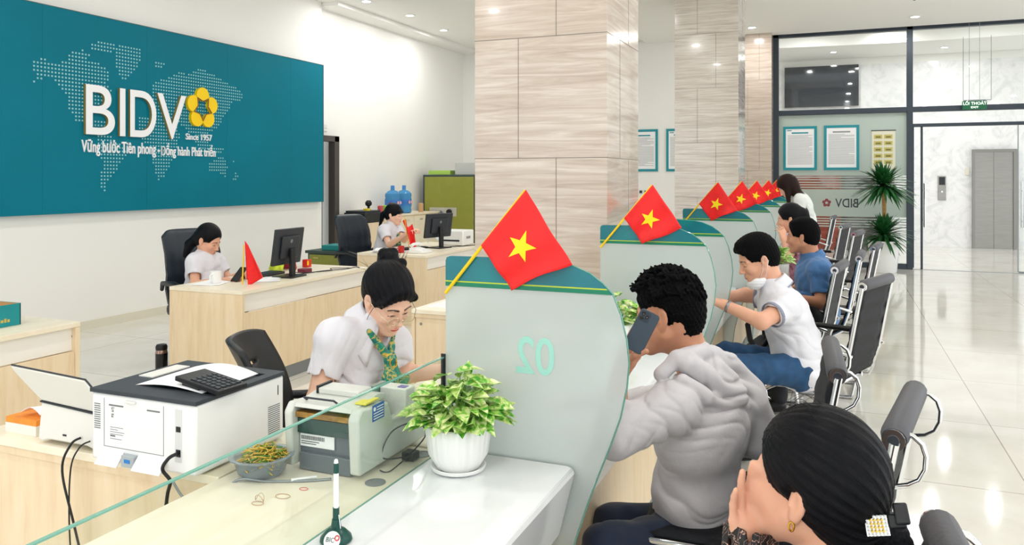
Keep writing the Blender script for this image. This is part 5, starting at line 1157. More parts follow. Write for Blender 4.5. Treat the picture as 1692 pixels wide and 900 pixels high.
# ---- 1. teller with green scarf ------------------------------------
def teller():
    t = person('woman teller with hair bun, glasses, white blouse and green scarf, bent over her work', at(600, 600, 3.0)); Rh = R3(-24, 36, 4); c = at(641, 493, 2.93); s = .97
    hip, be, ch, nk = at(560, 735, 3.08), at(574, 670, 3.05), at(596, 602, 3.0), at(617, 537, 2.96)
    sR, sL = at(552, 558, 2.86), at(650, 566, 3.06); side = (sL-sR).normalized()
    eR, wR, eL, wL = at(524, 662, 2.80), at(598, 662, 2.78), at(668, 618, 3.08), at(745, 612, 3.05)
    T = [(hip, .115, .165, .12), (be, .10, .135, .14), (ch, .10, .145, .15)]
    body = torso_prims(T, side)+[cap(nk, c+Rh @ Vector((-.03, 0, -.05)), .052, .05, .03), cap(sR, sL, .045, .045, .04)]
    f = side.cross((nk-hip).normalized()).normalized()
    body += limb(sR, eR, .046, .038)+limb(eR, wR, .037, .026)+limb(sL, eL, .044, .036)+limb(eL, wL, .036, .025)
    kn = [hip+f*.42+side*s_*.09 for s_ in (-1, 1)]
    for i, s_ in enumerate((-1, 1)):
        h0 = hip+side*s_*.085-Vector((0, 0, .03)); body += limb(h0, kn[i]-Vector((0, 0, .03)), .078, .055)+limb(kn[i]-Vector((0, 0, .03)), Vector((kn[i].x, kn[i].y, .10)), .052, .036)
        body.append(cap(Vector((kn[i].x, kn[i].y, .05)), Vector((kn[i].x, kn[i].y, .035))+Vector((f.x, f.y, 0))*.13, .035, .025, .02))
    body += hand_prims(wR, Matrix((Vector((.85, .35, -.1)).normalized(), Vector((-.35, .85, 0)).normalized(), Vector((.1, 0, 1)).normalized())).transposed(), 1, (.5, .6, .6, .7), .5)
    body += hand_prims(wL, Matrix((Vector((1, .05, -.05)).normalized(), Vector((-.05, 1, 0)).normalized(), Vector((.05, 0, 1)).normalized())).transposed(), -1, (.4, .5, .5, .6), .5)
    body += head_prims(c, Rh, s)
    blob_skin('body', body, .0026, SK(skin_f, lip_mat), t)
    # blouse
    dR, dL = (eR-sR).normalized(), (eL-sL).normalized(); qR, qL = sR.lerp(eR, .62), sL.lerp(eL, .55)
    sh = torso_prims(T, side, .016)+[cap(sR, sL, .052, .052, .05), cap(nk, sR, .050, .050, .05), cap(nk, sL, .050, .050, .05), cap(sR-dR*.01, eR, .053, .060, .05, cuts=[(qR, dR)]), cap(sL-dL*.01, eL, .056, .056, .05, cuts=[(qL, dL)]), cap(nk-Vector((0, 0, .02)), nk+(c-nk)*.22, .066, .056, .03)]
    for s_ in (-1, 1): sh.append(ell(ch+f*.085+side*s_*.062-Vector((0, 0, .055)), (.058, .062, .062), Matrix((f, side, f.cross(side))).transposed(), .04))
    sh.append(ell(nk+f*.06-Vector((0, 0, .0)), (.05, .035, .06), Matrix((f, side, f.cross(side))).transposed(), .01, op='s'))
    for q, d, e in ((qR, dR, eR), (qL, dL, eL)): sh.append(cap(q-d*.01, e, .050, .050, .003, op='s', cuts=[]))
    blob_obj('blouse', sh, .004, [white_cloth], t, cloth_disp(3, .002, [(be-f*-.05, .10, (.3, .2, 1), .045, .009), (sR-Vector((0, 0, .02)), .09, (1, .6, -.3), .045, .009), (sR.lerp(eR, .4), .05, (1, .3, .5), .04, .007), (sL-Vector((0, 0, .05)), .06, (.8, 0, .6), .04, .007), (ch-side*.10-Vector((0, 0, .06)), .08, (1, .2, .9), .04, .009), (ch+side*.03+f*.08, .07, (.2, .9, -.7), .05, .006)]))
    Rc = Matrix((f, side, f.cross(side))).transposed(); collar(nk+(c-nk)*.10-f*.012, Rc, .062, .108, .042, white_cloth, t, .75, .07, .035)
    for (q_, d_, s_) in ((sR, dR, 1), (sL, dL, 1)):
        u_ = d_.orthogonal().normalized(); v_ = d_.cross(u_)
    # skirt
    sk = torso_prims(T[:1], side, .02)+[x for i, s_ in enumerate((-1, 1)) for x in limb(hip+side*s_*.085-Vector((0, 0, .03)), kn[i]-Vector((0, 0, .03)), .092, .07)]
    blob_obj('skirt', sk, .008, [mat('dark_skirt', '#20262c', .7)], t)
    # hair
    hp, cut, L = hair_cap(c, Rh, s, .011, hl=.020)
    hair = hp+[ell(L(-.03, .0, .045), (.095*s, .088*s, .080*s), Rh, .02)]+cut+[ell(at(641, 426, 2.99), (.040, .038, .030), None, .008), cap(at(634, 419, 2.98), at(650, 417, 3.0), .022, .018, .008), cap(at(640, 437, 2.96), at(664, 435, 2.96), .024, .020, .008)]
    for y in (-1, 1): hair += [cap(L(.066, y*.014, .094), L(.064, y*.066, .050), .014, .012, .015), cap(L(.064, y*.066, .050), L(.04, y*.082, .020), .012, .008, .01)]
    for a in np.linspace(0, 6.28, 9)[:-1]: hair.append(cap(at(641, 424, 2.985)+Vector((.026*math.cos(a), .026*math.sin(a), .008)), at(642, 430, 2.985)+Vector((.034*math.cos(a+1.3), .034*math.sin(a+1.3), -.004)), .012, .011, .005))
    sf_ = strand_fn(L(-.02, 0, .05), L(.1, 0, .0), L(-.1, 0, .12)); h = blob_obj('hair', hair, .003, [hair_black], t, strand_disp(sf_), sf_, sm=1)
    mb = MB(); r = random.Random(2)
    for i in range(22):
        a = r.uniform(-2.4, 2.4); p0 = L(-.06+.03*math.cos(a), .07*math.sin(a), .08); mb.tube([p0, p0+Rh @ Vector((-.03, .02*math.sin(a), .03+r.uniform(-.02, .02))), p0+Rh @ Vector((-.06+r.uniform(-.02, .02), .05*math.sin(a), .02+r.uniform(-.03, .03)))], [.0008, .0006, .0002], 4)
    for y, dz in ((-1, -.10), (-1, -.085), (1, -.08)): mb.tube([L(.035, y*.082, .01), L(.03, y*.088, -.04), L(.02, y*.082, dz)], [.0012, .001, .0003], 4)
    mb.build('loose_strands', hair_black, h, smooth=180)
    # glasses
    gm_ = mat('glasses_rim', '#d9c7a8', .15, .7)
    g = thing('glasses', 'thin gold rimmed glasses worn by the teller with the green scarf', 'glasses', L(.10, 0, 0)); mb = MB(); lens_ = MB()
    for y in (-1, 1):
        ring = [L(.111-.0*abs(k_), y*.034+.0245*math.copysign(abs(math.cos(a))**.75, math.cos(a)), -.010+.0195*math.copysign(abs(math.sin(a))**.75, math.sin(a))) for k_, a in enumerate(np.linspace(0, 2*math.pi, 30))]
        mb.tube(ring, .0015, 6); mb.tube([L(.111, y*.058, -.004), L(.085, y*.077, .004), L(.02, y*.085, .008), L(-.008, y*.088, .004)], .0013, 6); lens_.add(ring[:-1], [tuple(range(len(ring)-1))])
    mb.tube([L(.111, -.010, -.006), L(.1185, 0, -.004), L(.111, .010, -.006)], .0013, 6); mb.build('rim', gm_, g, smooth=60); lens_.build('lens', clear_glass, g)
    # scarf
    sm_ = ramp_mat('green_scarf_silk', [(.35, '#0b5f58'), (.5, '#0f8a6c'), (.56, '#d9b23a'), (.6, '#0d7466'), (.9, '#0a4f52')], noise_tex((1, 1, 1), 22, 3, 1.5), .35)
    V = lambda a, b, z: nk+f*a+side*b+Vector((0, 0, z)); k0 = V(.105, .012, -.075)
    sc = [cap(V(.055, -.055, .0), k0, .009, .014, .01), cap(V(.055, .055, .0), k0, .009, .014, .01), ell(k0, (.020, .022, .024), Rc, .008)]
    for (b, z, r_, zz) in ((-.035, -.17, .016, -.02), (.015, -.20, .020, 0), (.045, -.15, .014, .0), (-.005, -.245, .017, 0)): sc.append(cap(k0, V(.130-.05*(z < -.2), b, z), .014, r_, .008)); 
    sc += [cap(V(.130, -.005, -.13), V(.128, .0, -.23), .026, .022, .01), ell(V(.128, .05, -.14), (.012, .03, .035), Rc, .008)]
    s2 = blob_obj('scarf', sc, .003, [sm_], t, lambda P: wav(P, (1, -1, .15), .022, .003, .4, .3)); MB().tube([k0+f*.02+side*.016*math.cos(a)+Vector((0, 0, .016*math.sin(a))) for a in np.linspace(0, 6.28, 16)], .003, 6).build('scarf_ring', mat('gold_ring', '#d6a941', .25, .8), s2)
    tgp = V(.118, .075, -.20); bx('name_tag', mat('tag_blue', '#2a4fa0', .4), (-.002, .002, -.02, .02, -.012, .012), t, .001, M=Matrix.Translation(tgp) @ Rc.to_4x4())
teller()
# ---- 2. man in grey jacket on the phone --------------------------------
def jacket_man():
    t = person('curly-haired man in a light grey hooded jacket holding a phone to his ear', at(1150, 700, 2.62)); Rh = R3(174, 10, 2); c = at(1103, 521, 2.6); s = 1.03
    hip, be, ch, nk = at(1150, 872, 2.68), at(1152, 800, 2.66), at(1160, 705, 2.62), at(1150, 612, 2.60)
    sL, sR = at(1112, 672, 2.43), at(1196, 655, 2.80); side = (sL-sR).normalized()
    eL, wL, eR, wR = at(1016, 722, 2.36), at(1022, 622, 2.46), at(1062, 668, 2.86), at(950, 672, 2.80)
    T = [(hip, .125, .165, .12), (be, .122, .165, .15), (ch, .125, .185, .17)]; f = side.cross((nk-hip).normalized()).normalized()
    fh = Vector((f.x, f.y, 0)).normalized()
    body = torso_prims(T, side)+[cap(nk, c+Rh @ Vector((-.035, 0, -.04)), .062, .060, .03), cap(sR, sL, .05, .05, .04)]+limb(sR, eR, .05, .042)+limb(eR, wR, .042, .028)+limb(sL, eL, .05, .043)+limb(eL, wL, .04, .028)
    kn = [at(1000, 905, 2.46)-Vector((0, 0, .0)), at(1012, 868, 2.78)]; hj = [hip+side*.09-Vector((0, 0, .03)), hip-side*.09-Vector((0, 0, .03))]
    an = [Vector((k_.x+.02, k_.y, .10)) for k_ in kn]
    for i in range(2): body += limb(hj[i], kn[i], .08, .06)+limb(kn[i], an[i], .056, .04)+[cap(an[i]-Vector((0, 0, .05)), an[i]-Vector((0, 0, .062))+Vector((-.15, .03, 0)), .038, .03, .02)]
    # left hand: fingers up behind the phone, thumb along its lower edge
    xh = (at(1046, 520, 2.50)-wL).normalized(); zh = Vector((-.75, -.60, .1)); zh = (zh-xh*zh.dot(xh)).normalized(); yh = zh.cross(xh)
    body += hand_prims(wL+xh*.0, Matrix((xh, yh, zh)).transposed(), -1, (.15, .12, .15, .25), .1, .98, .03)
    tb_ = wL+xh*.035; body += [cap(tb_, at(1050, 586, 2.40), .014, .0115, .01), cap(at(1050, 586, 2.40), at(1068, 580, 2.385), .0112, .0085, .004)]
    body += hand_prims(wR, Matrix((Vector((-.95, .2, -.1)).normalized(), Vector((-.2, -.95, 0)).normalized(), Vector((-.1, 0, 1)).normalized())).transposed(), 1, (.5, .6, .6, .7), .5)
    body += head_prims(c, Rh, s, False)
    blob_skin('body', body, .0036, SK(skin_m, lip_soft), t)
    jk = mat('grey_jacket_cloth', '#cbc7ca', .7, sheen=.3, bump=.3, bscale=22)
    dL, dR = (wL-eL).normalized(), (wR-eR).normalized(); qL = eL.lerp(wL, .55)
    sh = torso_prims(T, side, .022)+[cap(sR, sL, .068, .068, .05), cap(sL, eL, .078, .064, .035), cap(eL, wL, .062, .046, .02, cuts=[(qL, dL)]), cap(sR, eR, .075, .060, .03), cap(eR, wR, .058, .042, .02),
         cap(nk-f*.02-Vector((0, 0, .04)), nk-f*.015+(c-nk)*.22, .082, .068, .04)]
    # hood bunched on the nape and shoulders
    N = lambda a, b, z: nk+f*a+side*b+Vector((0, 0, z))
    H = [at(1092, 618, 2.46), at(1120, 592, 2.47), at(1163, 580, 2.56), at(1205, 600, 2.66), at(1240, 640, 2.74)]
    sh += [cap(a_, b_, .022+.004*i_, .026+.004*i_, .008) for i_, (a_, b_) in enumerate(zip(H[:-1], H[1:]))]
    G = [at(1128, 628, 2.42), at(1165, 655, 2.45), at(1210, 672, 2.54), at(1243, 668, 2.66)]
    sh += [cap(a_, b_, .020, .026, .008) for a_, b_ in zip(G[:-1], G[1:])]+[cap(at(1135, 600, 2.46), at(1215, 655, 2.56), .034, .040, .012), cap(at(1180, 610, 2.55), at(1235, 655, 2.66), .036, .034, .012), cap(at(1235, 668, 2.70), at(1252, 720, 2.72), .07, .08, .05)]
    sh.append(cap(nk+(c-nk)*.1, c-Vector((0, 0, .02)), .066, .070, .01, op='s'))
    sh.append(cap(qL-dL*.02, wL+dL*.05, .036, .036, .004, op='s'))
    ex = [(eL.lerp(sL, .2), .055, (1, .1, -.5), .035, .008), (eL.lerp(sL, .7), .06, (.8, .2, .7), .045, .007), (sL-Vector((0, 0, .06)), .07, (.4, .1, 1), .04, .007), (be-side*-.1, .10, (.5, 0, 1), .07, .006), (ch-f*.11, .10, (.9, .5, -.8), .13, .003), (hip+side*.1+Vector((0, 0, .06)), .08, (.3, 0, 1), .05, .010), (eR.lerp(sR, .3), .06, (1, 0, .3), .04, .009), (N(-.10, .0, -.03), .09, (.5, .4, 1), .05, .008)]
    j = blob_obj('jacket', sh, .0042, [jk], t, cloth_disp(11, .0016, ex), sm=1)
    # raised seams on the back
    mb = MB()
    for pts in ([N(-.150, .10, -.10), N(-.165, .105, -.18), N(-.16, .09, -.27), N(-.145, .05, -.36)],): mb.tube(pts, .0016, 5)
    sh2 = [cap(hj[i], kn[i], .094, .074, .03) for i in range(2)]+[cap(kn[i], an[i], .07, .052, .02) for i in range(2)]+torso_prims(T[:1], side, .012)
    blob_obj('trousers', sh2, .006, [mat('navy_trousers', '#1b2740', .8, sheen=.2)], t, cloth_disp(4, .003, [(kn[0].lerp(hj[0], .3), .1, (1, .3, .5), .06, .007)]))
    for i in range(2): blob_obj('shoe', [cap(an[i]-Vector((0, 0, .045)), an[i]-Vector((0, 0, .062))+Vector((-.15, .03, 0)), .048, .036, .02, cuts=[(Vector((0, 0, .004)), (0, 0, -1))])], .006, [black_plastic], t)
    hp, cut, L = hair_cap(c, Rh, s, .010, hl=.02); r = random.Random(8)
    for y in (-1, 1): cut.append(ell(L(-.06, y*.085, -.055), (.07, .03, .05), Rh, .012, op='s'))
    for y in (-1, 1): cut.append(ell(L(.035, y*.088, .0), (.065, .034, .045), Rh, .012, op='s'))
    curls = []
    for i in range(420):
        a = r.uniform(-math.pi, math.pi); e = r.uniform(-.05, 1.45); d = Vector((math.cos(a)*math.cos(e), math.sin(a)*math.cos(e), math.sin(e)))
        x = -.016+d.x*.112; z = .046+d.z*.108
        if d.x > .35 and z < .085: continue
        if abs(d.y) > .45 and z < .055: continue
        p0 = L(x, d.y*.090, z); q = L(x+r.uniform(-.006, .028), d.y*.092+r.uniform(-.012, .012), z+r.uniform(-.006, .011)); curls.append(cap(p0, q, r.uniform(.0055, .008), .0035, .004))
    hs = blob_obj('hair', hp+cut+curls, .0028, [hair_short], t, lambda P: wav(P, (1, .3, .6), .013, .0012, 0, 1)+wav(P, (-.3, 1, -.5), .011, .0012, 2, 1), sm=1)
    # phone
    ph = thing('smartphone', 'dark blue triple-camera phone held to the ear of the jacketed man', 'phone', at(1066, 546, 2.41)); cc = at(1060, 547, 2.405)
    yv = (at(1081, 519, 2.415)-at(1053, 573, 2.395)).normalized(); n_ = Vector((.12, -.985, .12)); n_ = (n_-yv*n_.dot(yv)).normalized(); xv = yv.cross(n_); M = Matrix(((xv.x, yv.x, n_.x, cc.x), (xv.y, yv.y, n_.y, cc.y), (xv.z, yv.z, n_.z, cc.z), (0, 0, 0, 1))) @ Matrix.Diagonal((.84, .86, .9, 1))
    def rr(w, h, r_, n=6):
        pts = []
        for cx, cy, a0 in ((w-r_, h-r_, 0), (-w+r_, h-r_, math.pi/2), (-w+r_, -h+r_, math.pi), (w-r_, -h+r_, 1.5*math.pi)): pts += [(cx+r_*math.cos(a0+k_*math.pi/2/n), cy+r_*math.sin(a0+k_*math.pi/2/n)) for k_ in range(n+1)]
        return pts
    MB().prism(rr(.037, .076, .012), -.004, .004, lambda a, b, d: M @ Vector((a, b, d))).build('phone_body', mat('phone_blue', '#34424f', .25, .3), ph, bevel=.0012, smooth=60)
    cbp = MB().prism([(a-.013, b+.051) for a, b in rr(.0195, .0195, .007)], .004, .0055, lambda a, b, d: M @ Vector((a, b, d))).build('camera_plate', mat('phone_plate', '#2a3540', .2, .3), ph, smooth=60)
    for q in ((-.021, .059), (-.021, .042), (-.005, .051)): MB().lathe([(.0072, 0), (.0072, .002), (.0055, .0022), (.0, .0016)], M=M @ Matrix.Translation((q[0], q[1], .0055)), n=18).build('camera_lens', mat('lens_black', '#0a0c10', .05), cbp)
jacket_man()
# ---- 3. dark-haired woman in the foreground -----------------------------
def near_woman():
    t = person('foreground woman with tied black hair and patterned blouse, hand raised to her face', at(1370, 900, 1.3)); Rh = R3(157, -4, -4); c = at(1343, 800, 1.27); s = .89
    L = lambda x, y, z: c+Rh @ (Vector((x, y, z))*s)
    nk = c+Vector((.045, -.01, -.165)); ch = nk+Vector((.02, -.01, -.17)); be = ch+Vector((.02, 0, -.17)); hip = be+Vector((.0, 0, -.12)); hip.z = .53
    side = Vector((-.55, -.83, 0)).normalized(); f = side.cross(Vector((0, 0, 1)))
    sL, sR = nk+side*.165-Vector((0, 0, .055)), nk-side*.165-Vector((0, 0, .055))
    wA = at(1236, 918, 1.30); eA = wA+Vector((-.02, -.06, -.24)); eR = sR+Vector((-.05, .06, -.25)); wR = eR+Vector((-.18, .02, .02))
    T = [(hip, .12, .17, .13), (be, .11, .145, .15), (ch, .11, .155, .16)]
    body = torso_prims(T, side)+[cap(nk, L(-.03, 0, -.05), .052, .050, .03), cap(sR, sL, .046, .046, .04)]+limb(sL, eA, .046, .038)+limb(eA, wA, .037, .027)+limb(sR, eR, .046, .038)+limb(eR, wR, .036, .026)
    hj = [hip+side*.08, hip-side*.08]; kn = [h+Vector((-.42, .06, -.02)) for h in hj]; an = [Vector((k_.x-.02, k_.y, .10)) for k_ in kn]
    for i in range(2): body += limb(hj[i], kn[i], .08, .058)+limb(kn[i], an[i], .052, .038)+[cap(an[i]-Vector((0, 0, .05)), an[i]-Vector((0, 0, .062))+Vector((-.14, .02, 0)), .036, .028, .02)]
    xh = (at(1226, 775, 1.30)-wA).normalized(); zh = Vector((-.70, .72, 0)); zh = (zh-xh*zh.dot(xh)).normalized()
    body += hand_prims(wA+xh*.0, Matrix((xh, zh.cross(xh), zh)).transposed(), 1, (.16, .12, .12, .2), .15, .85, .04)
    body += hand_prims(wR, Matrix((Vector((-1, 0, 0)), Vector((0, -1, 0)), Vector((0, 0, 1)))).transposed(), 1)
    body += head_prims(c, Rh, s)
    blob_skin('body', body, .0028, SK(skin_l, lip_soft), t)
    vor = bpy.data.materials.new('paisley_blouse'); vor.use_nodes = True; nt = vor.node_tree; b = nt.nodes['Principled BSDF']; tc = nt.nodes.new('ShaderNodeTexCoord')
    n1 = nt.nodes.new('ShaderNodeTexNoise'); n1.inputs['Scale'].default_value = 26; n1.inputs['Detail'].default_value = 2; n1.inputs['Distortion'].default_value = 3.5
    r1 = nt.nodes.new('ShaderNodeValToRGB'); cr = r1.color_ramp; cr.interpolation = 'CONSTANT'
    for e in range(4): cr.elements.new(.5)
    for e, (p, h) in zip(cr.elements, [(0, '#0f0d10'), (.46, '#0f0d10'), (.485, '#c9a08c'), (.51, '#141014'), (.62, '#8a5f55'), (.645, '#0f0d10')]): e.position = p; e.color = (*hexc(h), 1)
    nt.links.new(tc.outputs['Object'], n1.inputs['Vector']); nt.links.new(n1.outputs['Fac'], r1.inputs['Fac']); nt.links.new(r1.outputs[0], b.inputs['Base Color']); b.inputs['Roughness'].default_value = .6
    dA = (wA-eA).normalized(); qA = wA+dA*.045
    sh = torso_prims(T, side, .018)+[cap(sR, sL, .062, .062, .05), cap(sL, eA, .064, .056, .03), cap(eA, wA+dA*.07, .050, .042, .02, cuts=[(qA, dA)]), cap(sR, eR, .064, .055, .03), cap(eR, wR, .05, .04, .02), cap(nk-Vector((0, 0, .03)), nk+(c-nk)*.28, .075, .062, .03), cap(nk+(c-nk)*.1, c, .056, .058, .004, op='s'), cap(qA-dA*.02, wA+dA*.09, .035, .034, .003, op='s')]
    blob_obj('blouse', sh, .0045, [vor], t, cloth_disp(21, .004, [(sL, .09, (1, .3, .4), .05, .008), (qA, .05, (1, 0, .2), .03, .006)]))
    bs = mat('brown_scarf', '#7b5a4a', .8, sheen=.4, var=.2, vscale=40)
    C2 = nk+(c-nk)*.22; pts = [C2+f*(.070*math.cos(a))+side*(.070*math.sin(a))+Vector((0, 0, -.012*math.cos(a)-.01)) for a in np.linspace(-2.6, 2.6, 15)]
    pts = [C2-f*.07*math.cos(a)+side*.078*math.sin(a)+Vector((0, 0, .012*math.cos(a)-.02)) for a in np.linspace(-2.2, 2.2, 15)]
    scp = [cap(a, b_, .022, .022, .012) for a, b_ in zip(pts[:-1], pts[1:])]+[cap(pts[7]+Vector((0.01, 0, -.02)), pts[10]+Vector((.02, -.01, -.06)), .025, .02, .02), cap(pts[4]+Vector((0, 0, -.02)), pts[9]+Vector((0, 0, -.05)), .02, .02, .02)]
    blob_obj('scarf', scp, .004, [bs], t, cloth_disp(5, .004))
    blob_obj('trousers', [cap(hj[i], kn[i], .092, .07, .03) for i in range(2)]+[cap(kn[i], an[i], .066, .05, .02) for i in range(2)]+torso_prims(T[:1], side, .01), .008, [mat('black_trousers', '#17181c', .8)], t)
    # hair : smooth cap swept back to the tail
    tail = at(1462, 884, 1.24)
    hp, cut, L_ = hair_cap(c, Rh, s, .013, hl=.030)
    cut = cut[:2]+[ell(L(-.002, .100, -.008), (.024*s, .026*s, .036*s), Rh, .008, op='s')]
    hair = hp+[ell(L(-.032, .0, .035), (.092*s, .088*s, .092*s), Rh, .02)]+cut+[ell(L(-.07, -.01, -.03), (.040, .050, .055), Rh, .02), cap(L(-.07, .01, -.05), tail, .040, .024, .02), ell(tail, (.03, .034, .03), None, .02)]
    for i in range(9):
        y = -.05+.0125*i; hair.append(cap(tail, tail+Vector((.03+.02*math.sin(i), -.01+y*.4, -.05-.02*math.cos(i*2))), .020, .010, .01)); 
    hair += [cap(tail, tail+Vector((.04, -.0, -.16)), .030, .02, .02)]
    sf_ = strand_fn(L(-.02, 0, .03), L(.10, 0, .06), tail); h = blob_obj('hair', hair, .0024, [hair_black], t, strand_disp(sf_, .0010, 90, 31), sf_, sm=1)
    mb = MB(); r = random.Random(6)
    for i in range(16): p0 = L(-.03+.02*r.random(), r.uniform(-.03, .05), .135+.004*r.random()); u1, u2 = r.random(), r.random(); mb.tube([p0+Vector((-.045*q_*(.7+.6*u1), 0, (.020+.01*u2)*math.sin(2.6*q_))) for q_ in np.linspace(0, 1, 9)], .0003, 4)
    mb.build('loose_strands', hair_black, h, smooth=180)
    e = L(-.002, .083, -.046); MB().tube([e+Vector((.004*math.cos(a), 0, .007*math.sin(a))) for a in np.linspace(0, 6.28, 12)], .0016, 6).build('earring', mat('gold', '#d9a93c', .2, 1), t, smooth=60)
    # hair clip
    cl = thing('hair_clip', 'square rhinestone hair clip with black claw on the tied hair of the foreground woman', 'hair clip', at(1449, 869, 1.17)); cc = at(1449, 869, 1.165); n_ = Vector((-.05, -.86, .5)).normalized(); xv = Vector((.93, -.1, .25)); xv = (xv-n_*xv.dot(n_)).normalized(); yv = n_.cross(xv)
    M = Matrix(((xv.x, yv.x, n_.x, cc.x), (xv.y, yv.y, n_.y, cc.y), (xv.z, yv.z, n_.z, cc.z), (0, 0, 0, 1)))
    bx('clip_plate', chrome, (-.016, .016, -.0145, .0145, 0, .005), cl, .001, M=M); mb = MB(); r = random.Random(1)
    for i in range(6):
        for j in range(6):
            if 0 < i < 5 and 0 < j < 5: mb.lathe([(.0024, .005), (.0022, .0075), (.0, .009)], M=M @ Matrix.Translation((-.0125+i*.005, -.0125+j*.005, r.uniform(0, .001))), n=6)
    mb.build('gold_stones', mat('gold_stone', '#e2c25a', .15, .8), cl); mb = MB()
    for i in range(6):
        for j in range(6):
            if not (0 < i < 5 and 0 < j < 5): mb.lathe([(.0022, .005), (.002, .0072), (.0, .0085)], M=M @ Matrix.Translation((-.0125+i*.005, -.0125+j*.005, 0)), n=6)
    mb.build('clear_stones', mat('clear_stone', '#dfe3e6', .08, .6), cl)
    bx('claw', black_plastic, (.016, .040, -.004, .016, -.006, .004), cl, .003, M=M); bx('claw', black_plastic, (.026, .046, .0, .030, .0, .010), cl, .003, M=M)
near_woman()
# ---- 4. polo man ---------------------------------------------------------
def seated(label, c, yaw, pitch, s, female, T, sL, sR, nk, arms, hipL, knL, anL, skin, lip, voxb, voxc, shirt, pants, sleeveL=.6, sleeveR=.6, roll=0, hands=True, seed=1, sw=.058, smile=False):
    t = person(label, T[0][0]); Rh = R3(yaw, pitch, roll); side = (sL-sR).normalized(); f = side.cross((nk-T[0][0]).normalized()).normalized()
    eL, wL, eR, wR = arms; g = .9 if female else 1
    body = torso_prims(T, side)+[cap(nk, c+Rh @ Vector((-.033, 0, -.045)), .058*g, .055*g, .03), cap(sR, sL, .048*g, .048*g, .04)]+limb(sL, eL, .048*g, .040*g)+limb(eL, wL, .039*g, .027*g)+limb(sR, eR, .048*g, .040*g)+limb(eR, wR, .039*g, .027*g)
    for i in range(2):
        body += limb(hipL[i], knL[i], .078*g, .056*g)+limb(knL[i], anL[i], .052*g, .038*g)+[cap(anL[i]-Vector((0, 0, .05)), anL[i]-Vector((0, 0, .062))+Vector((f.x, f.y, 0))*.14, .036, .028, .02)]
    if hands:
        for w, e, sd in ((wL, eL, 1), (wR, eR, -1)):
            x = (w-e).normalized(); z = Vector((0, 0, 1)); z = (z-x*z.dot(x)).normalized(); body += hand_prims(w, Matrix((x, z.cross(x), z)).transposed(), -sd, (.5, .55, .6, .65), .6)
    body += head_prims(c, Rh, s, female, smile=smile); blob_skin('body', body, voxb, SK(skin, lip), t)
    sh = torso_prims(T, side, .018)+[cap(sR, sL, sw+.004, sw+.004, .05)]
    for a, e, fr_ in ((sL, eL, sleeveL), (sR, eR, sleeveR)):
        d = (e-a).normalized(); q = a.lerp(e, fr_); sh.append(cap(a-d*.01, e, sw+.008, sw+.004, .035, cuts=[(q, d)]))
    sh += [cap(nk-Vector((0, 0, .02)), nk+(c-nk)*.22, .072*g, .062*g, .03), cap(nk, sL, .052*g, .052*g, .05), cap(nk, sR, .052*g, .052*g, .05)]
    if female:
        for s_ in (-1, 1): sh.append(ell(T[-1][0]+f*.085+side*s_*.06-Vector((0, 0, .05)), (.055, .06, .06), Matrix((f, side, f.cross(side))).transposed(), .04))
    for a, e, fr_ in ((sL, eL, sleeveL), (sR, eR, sleeveR)):
        d = (e-a).normalized(); q = a.lerp(e, fr_); sh.append(cap(q-d*.008, e, sw-.008, sw-.008, .003, op='s'))
    blob_obj('shirt', sh, voxc, shirt, t, cloth_disp(seed, .0025, [(T[1][0], .12, (.5, 0, 1), .05, .009), (sL-Vector((0, 0, .05)), .07, (.4, .2, 1), .04, .007), (T[2][0]-side*-.09, .1, (.8, 0, .7), .06, .008)]))
    blob_obj('trousers', [cap(hipL[i], knL[i], .090*g, .07*g, .03) for i in range(2)]+[cap(knL[i], anL[i], .066*g, .052*g, .02) for i in range(2)]+torso_prims(T[:1], side, .008), voxc*1.3, [pants], t, cloth_disp(seed+1, .003))
    for i in range(2): blob_obj('shoe', [cap(anL[i]-Vector((0, 0, .045)), anL[i]-Vector((0, 0, .062))+Vector((f.x, f.y, 0))*.14, .046, .034, .02, cuts=[(Vector((0, 0, .004)), (0, 0, -1))])], .008, [black_plastic], t)
    return t, Rh, side, f
